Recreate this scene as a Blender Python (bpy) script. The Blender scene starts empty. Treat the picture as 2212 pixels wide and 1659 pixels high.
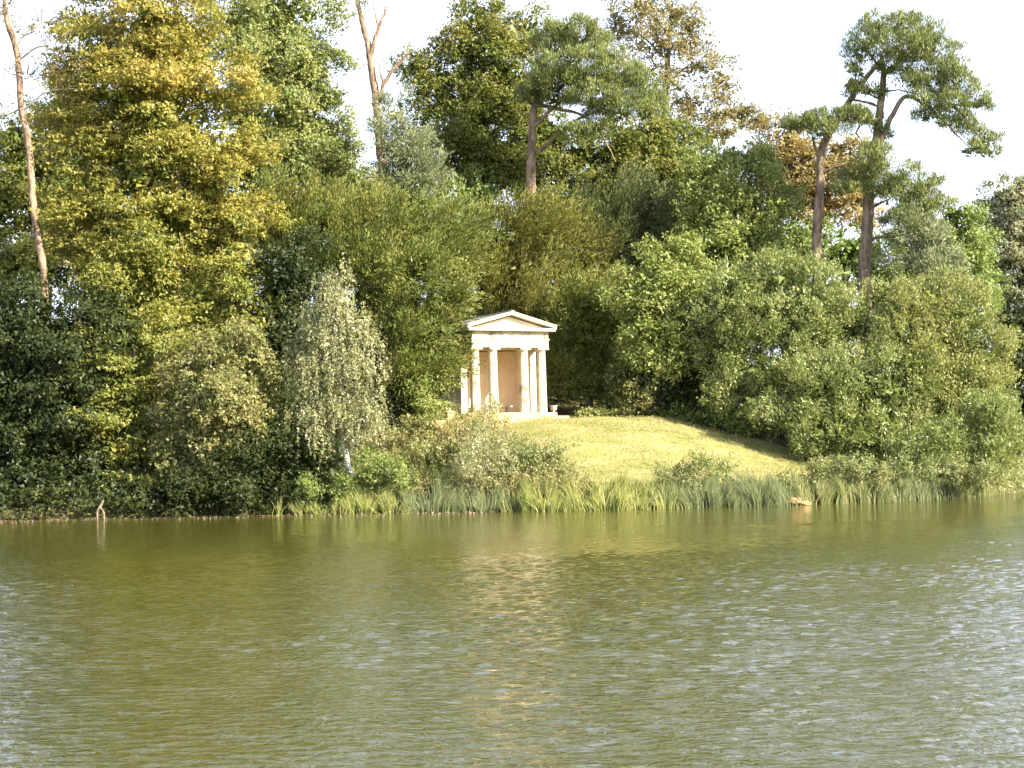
import bpy, math, random
import numpy as np
from mathutils import Vector, Matrix, Euler

R = math.radians
rng = np.random.default_rng(7)
random.seed(7)
sc = bpy.context.scene

# ---------------------------------------------------------------- camera
CAM = Vector((0.0, 0.0, 2.7))
FD = 3989.0                                   # focal length in units of a 2212 px wide picture
cam_d = bpy.data.cameras.new('camera')
cam_d.sensor_width = 36.0
cam_d.lens = 36.0 * FD / 2212.0
cam_d.clip_start = 0.5
cam_d.clip_end = 3000.0
cam = bpy.data.objects.new('camera', cam_d)
sc.collection.objects.link(cam)
PITCH, ROLL = math.atan(161.0 / FD), 0.020
CM = Matrix.Rotation(R(90) + PITCH, 4, 'X') @ Matrix.Rotation(-ROLL, 4, 'Z')
cam.matrix_world = Matrix.Translation(CAM) @ CM
sc.camera = cam
CM3 = np.array(CM.to_3x3())

def at(px, py, Y):
    """the point of the place at distance Y that lies in this direction"""
    d = CM3 @ np.array([(px - 1106.0) / FD, (829.5 - py) / FD, -1.0])
    return np.array(CAM) + d * (Y / d[1])

def mpp(Y):
    return Y / FD

# ---------------------------------------------------------------- world, sun, exposure
SUN_AZ, SUN_EL = R(56), R(31)                 # azimuth measured from 'towards the camera' to the right
S = Vector((math.sin(SUN_AZ) * math.cos(SUN_EL), -math.cos(SUN_AZ) * math.cos(SUN_EL), math.sin(SUN_EL)))
w = bpy.data.worlds.new('World')
sc.world = w
w.use_nodes = True
nt = w.node_tree
nt.nodes.clear()
out = nt.nodes.new('ShaderNodeOutputWorld')
bg = nt.nodes.new('ShaderNodeBackground')
bg.inputs['Strength'].default_value = 0.095
sky = nt.nodes.new('ShaderNodeTexSky')
sky.sky_type = 'NISHITA'
sky.sun_disc = False
sky.sun_elevation = SUN_EL
sky.sun_rotation = math.atan2(S.x, S.y)
sky.altitude = 60
sky.air_density = 1.0
sky.dust_density = 2.2
sky.ozone_density = 1.0
tc = nt.nodes.new('ShaderNodeTexCoord')
mp = nt.nodes.new('ShaderNodeMapping')
mp.inputs['Scale'].default_value = (1.0, 1.0, 2.6)
nz = nt.nodes.new('ShaderNodeTexNoise')
nz.inputs['Scale'].default_value = 2.3
nz.inputs['Detail'].default_value = 6
nz.inputs['Roughness'].default_value = 0.55
sep = nt.nodes.new('ShaderNodeSeparateXYZ')
mr = nt.nodes.new('ShaderNodeMapRange')       # thin white cloud, closed near the horizon and opening upward
mr.inputs['From Min'].default_value = 0.10
mr.inputs['From Max'].default_value = 0.55
mr.inputs['To Min'].default_value = 0.30
mr.inputs['To Max'].default_value = -0.05
ad = nt.nodes.new('ShaderNodeMath'); ad.operation = 'ADD'
cr = nt.nodes.new('ShaderNodeMapRange')
cr.inputs['From Min'].default_value = 0.42
cr.inputs['From Max'].default_value = 0.98
mx = nt.nodes.new('ShaderNodeMix'); mx.data_type = 'RGBA'
mx.inputs['B'].default_value = (7.9, 8.8, 11.2, 1)
L = nt.links.new
L(tc.outputs['Generated'], mp.inputs['Vector']); L(mp.outputs[0], nz.inputs['Vector'])
L(tc.outputs['Generated'], sep.inputs[0]); L(sep.outputs['Z'], mr.inputs['Value'])
L(nz.outputs['Fac'], ad.inputs[0]); L(mr.outputs[0], ad.inputs[1]); L(ad.outputs[0], cr.inputs['Value'])
L(cr.outputs[0], mx.inputs['Factor']); L(sky.outputs[0], mx.inputs['A']); L(mx.outputs['Result'], bg.inputs['Color'])
L(bg.outputs[0], out.inputs['Surface'])

sun_d = bpy.data.lights.new('sun', 'SUN')
sun_d.energy = 5.0
sun_d.angle = R(0.6)
sun_d.color = (1.0, 0.92, 0.76)
sun = bpy.data.objects.new('sun', sun_d)
sun.rotation_euler = S.to_track_quat('Z', 'Y').to_euler()
sun.location = S * 200
sc.collection.objects.link(sun)
sc.view_settings.view_transform = 'Standard'
sc.view_settings.look = 'None'
sc.view_settings.gamma = 1.0
sc.view_settings.use_curve_mapping = False
sc.view_settings.exposure = 1.72
cy = sc.cycles
cy.max_bounces = 8; cy.diffuse_bounces = 5; cy.glossy_bounces = 3; cy.transmission_bounces = 4
cy.caustics_reflective = False; cy.caustics_refractive = False
cy.sample_clamp_indirect = 6.0

# ---------------------------------------------------------------- helpers
def link(o, parent=None):
    sc.collection.objects.link(o)
    if parent is not None:
        o.parent = parent
    return o

def tag(o, label=None, cat=None, group=None, kind=None):
    if label: o['label'] = label
    if cat: o['category'] = cat
    if group: o['group'] = group
    if kind: o['kind'] = kind
    return o

def empty(name, loc, rz=0.0, label=None, cat=None, group=None):
    o = bpy.data.objects.new(name, None)
    o.location = loc
    o.rotation_euler = (0, 0, rz)
    o.empty_display_size = 0.3
    link(o)
    return tag(o, label, cat, group)

def np_mesh(name, V, F, mat, smooth=False, attr=None):
    """V (n,3); F (m,k) with constant k"""
    V = np.asarray(V, dtype=np.float32); F = np.asarray(F, dtype=np.int32)
    me = bpy.data.meshes.new(name)
    m, k = F.shape
    me.vertices.add(len(V)); me.vertices.foreach_set('co', V.ravel())
    me.loops.add(m * k); me.loops.foreach_set('vertex_index', F.ravel())
    me.polygons.add(m); me.polygons.foreach_set('loop_start', np.arange(0, m * k, k, dtype=np.int32))
    me.polygons.foreach_set('loop_total', np.full(m, k, dtype=np.int32))
    if smooth:
        me.polygons.foreach_set('use_smooth', np.ones(m, dtype=bool))
    me.update(calc_edges=True)
    if attr is not None:
        a = me.attributes.new('tint', 'FLOAT', 'FACE')
        a.data.foreach_set('value', np.asarray(attr, dtype=np.float32))
    if mat: me.materials.append(mat)
    return me

def np_obj(name, V, F, mat, parent=None, smooth=False, attr=None):
    o = bpy.data.objects.new(name, np_mesh(name, V, F, mat, smooth, attr))
    return link(o, parent)

def py_obj(name, V, F, mat, parent=None, smooth=False):
    me = bpy.data.meshes.new(name)
    me.from_pydata([tuple(v) for v in V], [], [tuple(f) for f in F])
    me.update()
    if smooth:
        for p in me.polygons: p.use_smooth = True
    if mat: me.materials.append(mat)
    return link(bpy.data.objects.new(name, me), parent)

BOXF = [(0, 3, 2, 1), (4, 5, 6, 7), (0, 1, 5, 4), (1, 2, 6, 5), (2, 3, 7, 6), (3, 0, 4, 7)]
def box_v(x0, x1, y0, y1, z0, z1):
    return [(x0, y0, z0), (x1, y0, z0), (x1, y1, z0), (x0, y1, z0), (x0, y0, z1), (x1, y0, z1), (x1, y1, z1), (x0, y1, z1)]
def box(name, x0, x1, y0, y1, z0, z1, mat, parent):
    return py_obj(name, box_v(x0, x1, y0, y1, z0, z1), BOXF, mat, parent)
def boxes(name, lst, mat, parent):
    V, F = [], []
    for b in lst:
        n = len(V); V += box_v(*b); F += [tuple(i + n for i in f) for f in BOXF]
    return py_obj(name, V, F, mat, parent)

_blk = {}
def block(name, x0, x1, y0, y1, z0, z1, mat, parent):
    """a stone with worn edges; alike stones share one mesh"""
    me = _blk.get(mat.name)
    if me is None:
        V, F = [], []
        b = 0.06
        for z, k in ((-.5, b), (-.5 + b, 0), (.5 - b, 0), (.5, b)):
            for sx, sy in ((-1, -1), (1, -1), (1, 1), (-1, 1)):
                V.append((sx * (.5 - k), sy * (.5 - k), z))
        F = [(3, 2, 1, 0), (12, 13, 14, 15)]
        for r in range(3):
            for i in range(4):
                j = (i + 1) % 4
                F.append((r * 4 + i, r * 4 + j, r * 4 + 4 + j, r * 4 + 4 + i))
        me = bpy.data.meshes.new('stone_block'); me.from_pydata(V, [], F); me.update(); me.materials.append(mat)
        _blk[mat.name] = me
    o = bpy.data.objects.new(name, me)
    o.location = ((x0 + x1) / 2, (y0 + y1) / 2, (z0 + z1) / 2)
    o.scale = (x1 - x0, y1 - y0, z1 - z0)
    return link(o, parent)

def tube_vf(P, rad, n=8, rough=0.0):
    """tapered tube along P"""
    P = np.asarray(P, float); m = len(P)
    T = np.gradient(P, axis=0); T /= np.linalg.norm(T, axis=1)[:, None] + 1e-9
    V = []
    ref = np.array([0.31, 0.95, 0.05])
    for i in range(m):
        a = np.cross(T[i], ref); a /= np.linalg.norm(a) + 1e-9
        b = np.cross(T[i], a)
        for k in range(n):
            q = 2 * math.pi * k / n
            r = rad[i] * (1 + rough * (random.random() - .5))
            V.append(P[i] + (a * math.cos(q) + b * math.sin(q)) * r)
    F = [(i * n + k, i * n + (k + 1) % n, (i + 1) * n + (k + 1) % n, (i + 1) * n + k) for i in range(m - 1) for k in range(n)]
    V.append(P[-1]); V.append(P[-1])
    return np.array(V[:-1]), F, m

def smooth_path(P, sub=5, wob=0.0):
    P = [np.asarray(p, float) for p in P]
    out_ = []
    Q = [2 * P[0] - P[1]] + P + [2 * P[-1] - P[-2]]
    for i in range(1, len(Q) - 2):
        for s in range(sub):
            t = s / sub
            a, b, c, d = Q[i - 1], Q[i], Q[i + 1], Q[i + 2]
            out_.append(.5 * ((2 * b) + (-a + c) * t + (2 * a - 5 * b + 4 * c - d) * t * t + (-a + 3 * b - 3 * c + d) * t ** 3))
    out_.append(P[-1])
    out_ = np.array(out_)
    if wob:
        out_[1:-1] += rng.normal(0, wob, (len(out_) - 2, 3))
    return out_

def tube(name, P, r0, r1, mat, parent, base, n=7, rough=.15, power=1.0):
    m = len(P)
    rad = [r1 + (r0 - r1) * (1 - i / (m - 1)) ** power for i in range(m)]
    V, F, _ = tube_vf(P, rad, n, rough)
    return py_obj(name, V - np.asarray(base), F, mat, parent, smooth=True)

# ---------------------------------------------------------------- materials
def new_mat(name):
    m = bpy.data.materials.new(name); m.use_nodes = True
    nt = m.node_tree; nt.nodes.clear()
    return m, nt, nt.nodes.new('ShaderNodeOutputMaterial')

def ramp(nt, stops):
    r = nt.nodes.new('ShaderNodeValToRGB')
    e = r.color_ramp.elements
    while len(e) < len(stops): e.new(0.5)
    for i, (p, c) in enumerate(stops):
        e[i].position = p; e[i].color = (*c, 1)
    return r

def leaf_mat(name, stops, trans=0.35, rough=0.5, noise=0.0, nscale=0.25, spec=0.35):
    """leaf colours: a ramp over each leaf's own tint, drifting a little from bough to bough"""
    m, nt, o = new_mat(name)
    at_ = nt.nodes.new('ShaderNodeAttribute'); at_.attribute_name = 'tint'
    src = at_.outputs['Fac']
    if noise:
        tc = nt.nodes.new('ShaderNodeTexCoord'); nz = nt.nodes.new('ShaderNodeTexNoise')
        nz.inputs['Scale'].default_value = nscale; nz.inputs['Detail'].default_value = 3
        nt.links.new(tc.outputs['Object'], nz.inputs['Vector'])
        ma = nt.nodes.new('ShaderNodeMath'); ma.operation = 'MULTIPLY_ADD'
        ma.inputs[1].default_value = noise * 3; 
        sb = nt.nodes.new('ShaderNodeMath'); sb.operation = 'SUBTRACT'; sb.inputs[1].default_value = 0.5
        nt.links.new(nz.outputs['Fac'], sb.inputs[0]); nt.links.new(sb.outputs[0], ma.inputs[0]); nt.links.new(src, ma.inputs[2])
        src = ma.outputs[0]
    stops = [(q, (c[0] * 2.35 / (1 + 2.0 * c[0]), c[1] * 2.1 / (1 + 1.9 * c[1]), c[2] * 2.0 / (1 + 1.5 * c[2]))) for q, c in stops]
    r = ramp(nt, stops); nt.links.new(src, r.inputs[0])
    p = nt.nodes.new('ShaderNodeBsdfPrincipled')
    p.inputs['Roughness'].default_value = rough
    p.inputs['Specular IOR Level'].default_value = spec
    t = nt.nodes.new('ShaderNodeBsdfTranslucent')
    hs = nt.nodes.new('ShaderNodeHueSaturation'); hs.inputs['Saturation'].default_value = 1.1; hs.inputs['Value'].default_value = 1.3
    mixs = nt.nodes.new('ShaderNodeMixShader'); mixs.inputs[0].default_value = trans
    nt.links.new(r.outputs[0], p.inputs['Base Color']); nt.links.new(r.outputs[0], hs.inputs['Color'])
    nt.links.new(hs.outputs[0], t.inputs['Color'])
    nt.links.new(p.outputs[0], mixs.inputs[1]); nt.links.new(t.outputs[0], mixs.inputs[2]); nt.links.new(mixs.outputs[0], o.inputs[0])
    return m

def rough_mat(name, stops, scale=3.0, rough=0.9, bump=0.3, bdist=0.05, detail=8, stretch=(1, 1, 1), rand=0.0, stain=None, stain_scale=1.2):
    m, nt, o = new_mat(name)
    tc = nt.nodes.new('ShaderNodeTexCoord'); mp = nt.nodes.new('ShaderNodeMapping'); mp.inputs['Scale'].default_value = stretch
    gi = nt.nodes.new('ShaderNodeNewGeometry')
    nz = nt.nodes.new('ShaderNodeTexNoise'); nz.inputs['Scale'].default_value = scale; nz.inputs['Detail'].default_value = detail
    nz.inputs['Roughness'].default_value = .62
    nt.links.new(gi.outputs['Position'], mp.inputs['Vector']); nt.links.new(mp.outputs[0], nz.inputs['Vector'])
    r = ramp(nt, stops); src = nz.outputs['Fac']
    if rand:
        oi = nt.nodes.new('ShaderNodeObjectInfo'); ma = nt.nodes.new('ShaderNodeMath'); ma.operation = 'MULTIPLY_ADD'
        ma.inputs[1].default_value = rand
        sb = nt.nodes.new('ShaderNodeMath'); sb.operation = 'SUBTRACT'; sb.inputs[1].default_value = .5
        nt.links.new(oi.outputs['Random'], sb.inputs[0]); nt.links.new(sb.outputs[0], ma.inputs[0]); nt.links.new(src, ma.inputs[2]); src = ma.outputs[0]
    nt.links.new(src, r.inputs[0]); col = r.outputs[0]
    if stain:
        n2 = nt.nodes.new('ShaderNodeTexNoise'); n2.inputs['Scale'].default_value = stain_scale; n2.inputs['Detail'].default_value = 6
        n2.inputs['Roughness'].default_value = .7
        nt.links.new(gi.outputs['Position'], n2.inputs['Vector'])
        r2 = ramp(nt, [(0.50, (0, 0, 0)), (0.66, (1, 1, 1))]); nt.links.new(n2.outputs['Fac'], r2.inputs[0])
        mx = nt.nodes.new('ShaderNodeMix'); mx.data_type = 'RGBA'; mx.inputs['B'].default_value = (*stain, 1)
        sc_ = nt.nodes.new('ShaderNodeMath'); sc_.operation = 'MULTIPLY'; sc_.inputs[1].default_value = .9
        nt.links.new(r2.outputs[0], sc_.inputs[0]); nt.links.new(sc_.outputs[0], mx.inputs['Factor']); nt.links.new(col, mx.inputs['A'])
        col = mx.outputs['Result']
    p = nt.nodes.new('ShaderNodeBsdfPrincipled'); p.inputs['Roughness'].default_value = rough
    p.inputs['Specular IOR Level'].default_value = .25
    b = nt.nodes.new('ShaderNodeBump'); b.inputs['Strength'].default_value = bump; b.inputs['Distance'].default_value = bdist
    nt.links.new(nz.outputs['Fac'], b.inputs['Height']); nt.links.new(b.outputs[0], p.inputs['Normal'])
    nt.links.new(col, p.inputs['Base Color']); nt.links.new(p.outputs[0], o.inputs[0])
    return m

M = {}
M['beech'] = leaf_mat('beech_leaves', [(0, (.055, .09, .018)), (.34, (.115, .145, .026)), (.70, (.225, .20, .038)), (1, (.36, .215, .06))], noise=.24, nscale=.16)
M['beech_low'] = leaf_mat('beech_lower_leaves', [(0, (.055, .09, .018)), (.5, (.13, .155, .03)), (.85, (.24, .215, .05)), (1, (.33, .21, .07))], noise=.2, nscale=.2)
M['green'] = leaf_mat('green_leaves', [(0, (.045, .085, .018)), (.5, (.10, .155, .035)), (1, (.20, .23, .055))], noise=.12)
M['lime'] = leaf_mat('tall_green_leaves', [(0, (.06, .095, .025)), (.5, (.13, .17, .045)), (1, (.25, .25, .07))], noise=.12)
M['bright'] = leaf_mat('bright_leaves', [(0, (.06, .105, .022)), (.5, (.135, .18, .04)), (1, (.26, .29, .08))], noise=.1)
M['dark'] = leaf_mat('shade_darkened_leaves', [(0, (.009, .018, .005)), (.6, (.021, .033, .009)), (1, (.06, .068, .018))], noise=.1)  # leaf colour darkened to stand in for the shade under the trees
M['oak'] = leaf_mat('oak_leaves', [(0, (.030, .052, .010)), (.5, (.075, .098, .018)), (1, (.21, .185, .04))], noise=.15)
M['sparse'] = leaf_mat('turning_leaves', [(0, (.07, .085, .03)), (.5, (.135, .13, .045)), (1, (.23, .18, .075))], noise=.12)
M['orange'] = leaf_mat('orange_leaves', [(0, (.10, .115, .035)), (.5, (.20, .165, .055)), (1, (.31, .215, .085))], noise=.15)
M['ochre'] = leaf_mat('ochre_leaves', [(0, (.06, .085, .025)), (.5, (.13, .145, .045)), (1, (.25, .20, .08))], noise=.15)
M['yew'] = leaf_mat('yew_needles', [(0, (.028, .046, .009)), (.5, (.070, .092, .017)), (1, (.15, .155, .032))], trans=.15, noise=.10, rough=.55)
M['yewdark'] = leaf_mat('dark_yew_needles', [(0, (.024, .038, .012)), (.6, (.055, .072, .022)), (1, (.11, .12, .035))], trans=.15, noise=.10)
M['yewgold'] = leaf_mat('golden_yew_needles', [(0, (.034, .046, .010)), (.5, (.085, .096, .018)), (1, (.17, .165, .035))], trans=.15, noise=.10)
M['pine'] = leaf_mat('pine_needles', [(0, (.030, .052, .014)), (.5, (.080, .108, .026)), (1, (.17, .19, .05))], trans=.12, noise=.08)
M['bluepine'] = leaf_mat('blue_green_needles', [(0, (.05, .075, .035)), (.5, (.11, .14, .062)), (1, (.20, .225, .11))], trans=.12, noise=.08)
M['birch'] = leaf_mat('birch_leaves', [(0, (.09, .115, .04)), (.5, (.17, .195, .08)), (1, (.29, .30, .145))], noise=.08, rough=.4, spec=.5)
M['willow'] = leaf_mat('willow_leaves', [(0, (.055, .095, .022)), (.5, (.125, .17, .045)), (1, (.27, .28, .10))], noise=.12, rough=.42, spec=.5)
M['pale'] = leaf_mat('pale_green_leaves', [(0, (.07, .10, .03)), (.5, (.14, .175, .045)), (1, (.25, .25, .08))], noise=.12)
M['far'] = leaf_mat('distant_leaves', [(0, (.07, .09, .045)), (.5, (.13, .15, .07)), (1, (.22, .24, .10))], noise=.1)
M['bracken'] = leaf_mat('bracken_fronds', [(0, (.07, .11, .03)), (.45, (.14, .165, .05)), (.8, (.24, .21, .08)), (1, (.34, .26, .13))], noise=.16, nscale=.5)
M['bramble'] = leaf_mat('bramble_leaves', [(0, (.06, .10, .03)), (.5, (.12, .16, .05)), (.85, (.22, .20, .08)), (1, (.30, .21, .10))], noise=.16, nscale=.5)
M['sedge'] = leaf_mat('sedge_blades', [(0, (.07, .11, .02)), (.6, (.18, .21, .045)), (.88, (.32, .31, .11)), (1, (.42, .34, .17))], trans=.3)
M['rush'] = leaf_mat('blue_green_reeds', [(0, (.045, .07, .022)), (.6, (.105, .135, .05)), (.93, (.18, .21, .11)), (1, (.32, .27, .15))], trans=.3)
M['mixed'] = leaf_mat('bank_grass_blades', [(0, (.06, .10, .025)), (.5, (.12, .155, .045)), (.85, (.24, .21, .09)), (1, (.32, .22, .10))], trans=.3)
M['lawnblade'] = leaf_mat('lawn_blades', [(0, (.09, .11, .025)), (.5, (.19, .18, .06)), (1, (.28, .24, .10))], trans=.3)
M['dry'] = leaf_mat('floating_dead_leaves', [(0, (.08, .055, .03)), (.7, (.18, .13, .08)), (1, (.45, .36, .27))], trans=.0, spec=.6, rough=.3)

M['bark'] = rough_mat('grey_brown_bark', [(.3, (.07, .055, .04)), (.7, (.20, .165, .125))], 6, bump=.6, stretch=(1, 1, .25))
M['bark_pale'] = rough_mat('pale_twig_bark', [(.3, (.20, .17, .12)), (.7, (.42, .36, .27))], 6, bump=.4, stretch=(1, 1, .25))
M['bark_pine'] = rough_mat('pine_bark', [(.35, (.10, .07, .045)), (.5, (.25, .175, .115)), (.68, (.40, .29, .20))], 3.5, bump=.8, stretch=(1, 1, .3))
M['bark_orange'] = rough_mat('orange_pine_bark', [(.35, (.08, .055, .038)), (.5, (.25, .165, .105)), (.68, (.46, .32, .21))], 4.5, bump=.8, stretch=(1, 1, .35))
M['bark_birch'] = rough_mat('white_birch_bark', [(.40, (.06, .05, .05)), (.46, (.62, .58, .55)), (.7, (.82, .78, .75))], 5.0, bump=.3, stretch=(.6, .6, 2.5))
M['deadwood'] = rough_mat('dead_wood', [(.3, (.10, .08, .06)), (.7, (.32, .25, .18))], 5, bump=.5)

M['stone'] = rough_mat('cream_limestone', [(.25, (.36, .29, .19)), (.5, (.56, .48, .34)), (.75, (.68, .61, .46))], 1.6, bump=.25, bdist=.02, rand=.12, stain=(.17, .14, .11), stain_scale=1.05)
M['stone_clean'] = rough_mat('pale_limestone', [(.25, (.47, .40, .28)), (.5, (.60, .53, .39)), (.75, (.70, .63, .49))], 2.0, bump=.2, bdist=.02, rand=.1)
M['stone_warm'] = rough_mat('warm_ashlar', [(.25, (.70, .52, .31)), (.5, (.80, .65, .44)), (.75, (.85, .73, .53))], 1.3, bump=.25, bdist=.02, rand=.35)
M['stone_gold'] = rough_mat('golden_step_stone', [(.25, (.34, .24, .11)), (.5, (.46, .35, .18)), (.75, (.55, .45, .27))], 2.5, bump=.3, bdist=.02, rand=.3)
M['roofstone'] = rough_mat('weathered_roof_slabs', [(.3, (.26, .24, .22)), (.6, (.42, .39, .36)), (.8, (.6, .55, .5))], 2.5, bump=.3, rand=.25)
M['sandstone'] = rough_mat('orange_sandstone', [(.3, (.36, .20, .09)), (.55, (.55, .36, .18)), (.8, (.66, .50, .30))], 3.0, bump=.5, rand=.25)
M['urnstone'] = rough_mat('grey_urn_stone', [(.3, (.24, .22, .19)), (.7, (.50, .46, .40))], 6.0, bump=.4)

# lawn / woodland floor
def ground_mat():
    m, nt, o = new_mat('ground_cover')
    g = nt.nodes.new('ShaderNodeNewGeometry')
    n1 = nt.nodes.new('ShaderNodeTexNoise'); n1.inputs['Scale'].default_value = .55; n1.inputs['Detail'].default_value = 8; n1.inputs['Roughness'].default_value = .65
    mp = nt.nodes.new('ShaderNodeMapping'); mp.inputs['Scale'].default_value = (.6, 1.6, 1)
    n2 = nt.nodes.new('ShaderNodeTexNoise'); n2.inputs['Scale'].default_value = 9; n2.inputs['Detail'].default_value = 5
    nt.links.new(g.outputs['Position'], mp.inputs['Vector']); nt.links.new(mp.outputs[0], n1.inputs['Vector'])
    nt.links.new(g.outputs['Position'], n2.inputs['Vector'])
    r1 = ramp(nt, [(.30, (.14, .165, .04)), (.46, (.21, .205, .068)), (.58, (.275, .24, .095)), (.72, (.32, .255, .125))])
    mxn = nt.nodes.new('ShaderNodeMath'); mxn.operation = 'MULTIPLY_ADD'; mxn.inputs[1].default_value = .45
    sb = nt.nodes.new('ShaderNodeMath'); sb.operation = 'SUBTRACT'; sb.inputs[1].default_value = .5
    nt.links.new(n2.outputs['Fac'], sb.inputs[0]); nt.links.new(sb.outputs[0], mxn.inputs[0]); nt.links.new(n1.outputs['Fac'], mxn.inputs[2])
    nt.links.new(mxn.outputs[0], r1.inputs[0])
    r2 = ramp(nt, [(.3, (.045, .04, .02)), (.5, (.08, .07, .03)), (.7, (.12, .11, .04))]); nt.links.new(mxn.outputs[0], r2.inputs[0])
    a = nt.nodes.new('ShaderNodeAttribute'); a.attribute_name = 'lawn'
    mx = nt.nodes.new('ShaderNodeMix'); mx.data_type = 'RGBA'
    nt.links.new(a.outputs['Fac'], mx.inputs['Factor']); nt.links.new(r2.outputs[0], mx.inputs['A']); nt.links.new(r1.outputs[0], mx.inputs['B'])
    p = nt.nodes.new('ShaderNodeBsdfPrincipled'); p.inputs['Roughness'].default_value = .9; p.inputs['Specular IOR Level'].default_value = .15
    b = nt.nodes.new('ShaderNodeBump'); b.inputs['Strength'].default_value = .7; b.inputs['Distance'].default_value = .08
    nt.links.new(n2.outputs['Fac'], b.inputs['Height']); nt.links.new(b.outputs[0], p.inputs['Normal'])
    nt.links.new(mx.outputs['Result'], p.inputs['Base Color']); nt.links.new(p.outputs[0], o.inputs[0])
    return m

def water_mat():
    m, nt, o = new_mat('lake_water')
    N = nt.nodes.new; K = nt.links.new
    g = N('ShaderNodeNewGeometry'); sp = N('ShaderNodeSeparateXYZ'); K(g.outputs['Position'], sp.inputs[0])
    def noise(scale, detail, stretch, rough=.55, dist=0.0, w=0):
        mp = N('ShaderNodeMapping'); mp.inputs['Scale'].default_value = stretch; mp.inputs['Rotation'].default_value = (0, 0, w)
        n = N('ShaderNodeTexNoise'); n.inputs['Scale'].default_value = scale; n.inputs['Detail'].default_value = detail
        n.inputs['Roughness'].default_value = rough; n.inputs['Distortion'].default_value = dist
        K(g.outputs['Position'], mp.inputs['Vector']); K(mp.outputs[0], n.inputs['Vector'])
        return n.outputs['Fac']
    fine = noise(7.5, 3, (.9, 1.2, 1), .6, .3)
    patch = noise(.075, 3, (.55, 1.0, 1), .6)
    b = N('ShaderNodeBump'); b.inputs['Distance'].default_value = .022; K(fine, b.inputs['Height'])
    r = ramp(nt, [(.3, (.052, .052, .006)), (.7, (.062, .058, .008))]); K(patch, r.inputs[0])
    p = N('ShaderNodeBsdfPrincipled'); p.inputs['Roughness'].default_value = .03; p.inputs['IOR'].default_value = 1.33
    K(r.outputs[0], p.inputs['Base Color']); K(b.outputs[0], p.inputs['Normal']); K(p.outputs[0], o.inputs[0])
    return m

# ---------------------------------------------------------------- terrain
def vnoise(P, f):
    q = P * f
    return (np.sin(q[:, 0] * 1.7 + 1.3 * np.sin(q[:, 1] * 1.1 + q[:, 2])) + np.sin(q[:, 1] * 1.9 + 1.7 * np.sin(q[:, 2] * 1.3)) + np.sin(q[:, 2] * 2.3 + 1.1 * np.sin(q[:, 0] * 1.5))) / 3

_sx = np.array([-60, -27, -12, 0, 2.5, 14.5, 20, 25.5, 30, 40, 70])
_sy = np.array([95, 96, 97, 94.2, 93.3, 95.5, 98.0, 103, 111, 135, 160])
def shore(x): return np.interp(x, _sx, _sy)
_px = np.array([-400, -3.0, -1.0, 0, .8, 2, 4, 7, 10, 13, 15.5, 17.5, 24, 34, 60, 120, 900])
_pz = np.array([-1.5, -1.2, -.35, -.03, .5, 1.05, 1.4, 2.25, 3.35, 4.45, 5.0, 5.1, 5.5, 8.5, 15.0, 17.0, 20])
def ground_z(x, y):
    x = np.asarray(x, float); y = np.asarray(y, float)
    d = y - shore(x)
    z = np.interp(d, _px, _pz)
    s = np.interp(x, [-60, 8.5, 13.7, 18, 24, 30, 60], [1, 1, .82, .65, .48, .40, .3])
    return np.where(z > 0, z * s, z)

xs = np.concatenate([np.linspace(-900, -70, 12), np.linspace(-60, 60, 161), np.linspace(70, 900, 12)])
ys = np.concatenate([np.linspace(-60, 80, 6), np.linspace(86, 150, 129), np.linspace(156, 200, 8), np.linspace(240, 1400, 10)])
GX, GY = np.meshgrid(xs, ys)
GZ = ground_z(GX, GY)
mask = (GY > 90) & (GY < 160) & (np.abs(GX) < 62)
GZ = GZ + np.where(mask & (GZ > .3), .05 * np.sin(GX * 1.3 + GY * .7) + .04 * np.sin(GX * .37 - GY * 1.1), 0)
V = np.stack([GX.ravel(), GY.ravel(), GZ.ravel()], 1)
nx, ny = len(xs), len(ys)
idx = np.arange(nx * ny).reshape(ny, nx)
F = np.stack([idx[:-1, :-1].ravel(), idx[:-1, 1:].ravel(), idx[1:, 1:].ravel(), idx[1:, :-1].ravel()], 1)
gobj = np_obj('ground', V, F, ground_mat(), smooth=True)
d = GY - shore(GX)
# mown grass between the bank and the temple
lawn = ((GX > -5.0 + .0 * GY) & (GX < 19.5) & (d > 1.0) & (d < 16.6 - np.clip(GX - 9, 0, 20) * .62)).astype(np.float32)
a = gobj.data.attributes.new('lawn', 'FLOAT', 'POINT'); a.data.foreach_set('value', lawn.ravel())
tag(gobj, 'sloping mown lawn and dark woodland floor behind the lake shore', kind='structure')

# the lake: wind waves as real relief where they can be made out, flat beyond
wx = np.concatenate([[-900, -60], np.linspace(-32, -17, 62), np.linspace(-17, 17, 262)[1:-1], np.linspace(17, 32, 62), [60, 900]])
yy_, st_ = [13.5], .055
while yy_[-1] < 97:
    yy_.append(yy_[-1] + .055 * (yy_[-1] / 20) ** .62)
wy = np.concatenate([[-60, 8, 12], yy_, [110, 170]])
WX, WY = np.meshgrid(wx, wy)
r2 = np.random.default_rng(21)
Hh = np.zeros_like(WX); 
nw = 56
for i in range(nw):
    lam = .18 * (.50 / .18) ** (i / (nw - 1))
    k = 2 * math.pi / lam
    th = r2.normal(0, .75) + .10
    kx, ky = k * math.sin(th), k * math.cos(th)
    slope = .037 * (1.0 if lam < .42 else .7)
    keep_ = np.clip((lam * 330 - WY) / 30 , 0, 1) if lam < .5 else 1.0
    # each train comes and goes in groups
    grp = .55 + .45 * np.sin(WX * r2.uniform(.25, .9) + r2.uniform(0, 6)) * np.sin(WY * r2.uniform(.2, .6) + r2.uniform(0, 6))
    Hh += slope / k * np.sin(kx * WX + ky * WY + r2.uniform(0, 6.28) + .5 * np.sin(WX * .8 + i)) * keep_ * grp * 1.55
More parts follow.
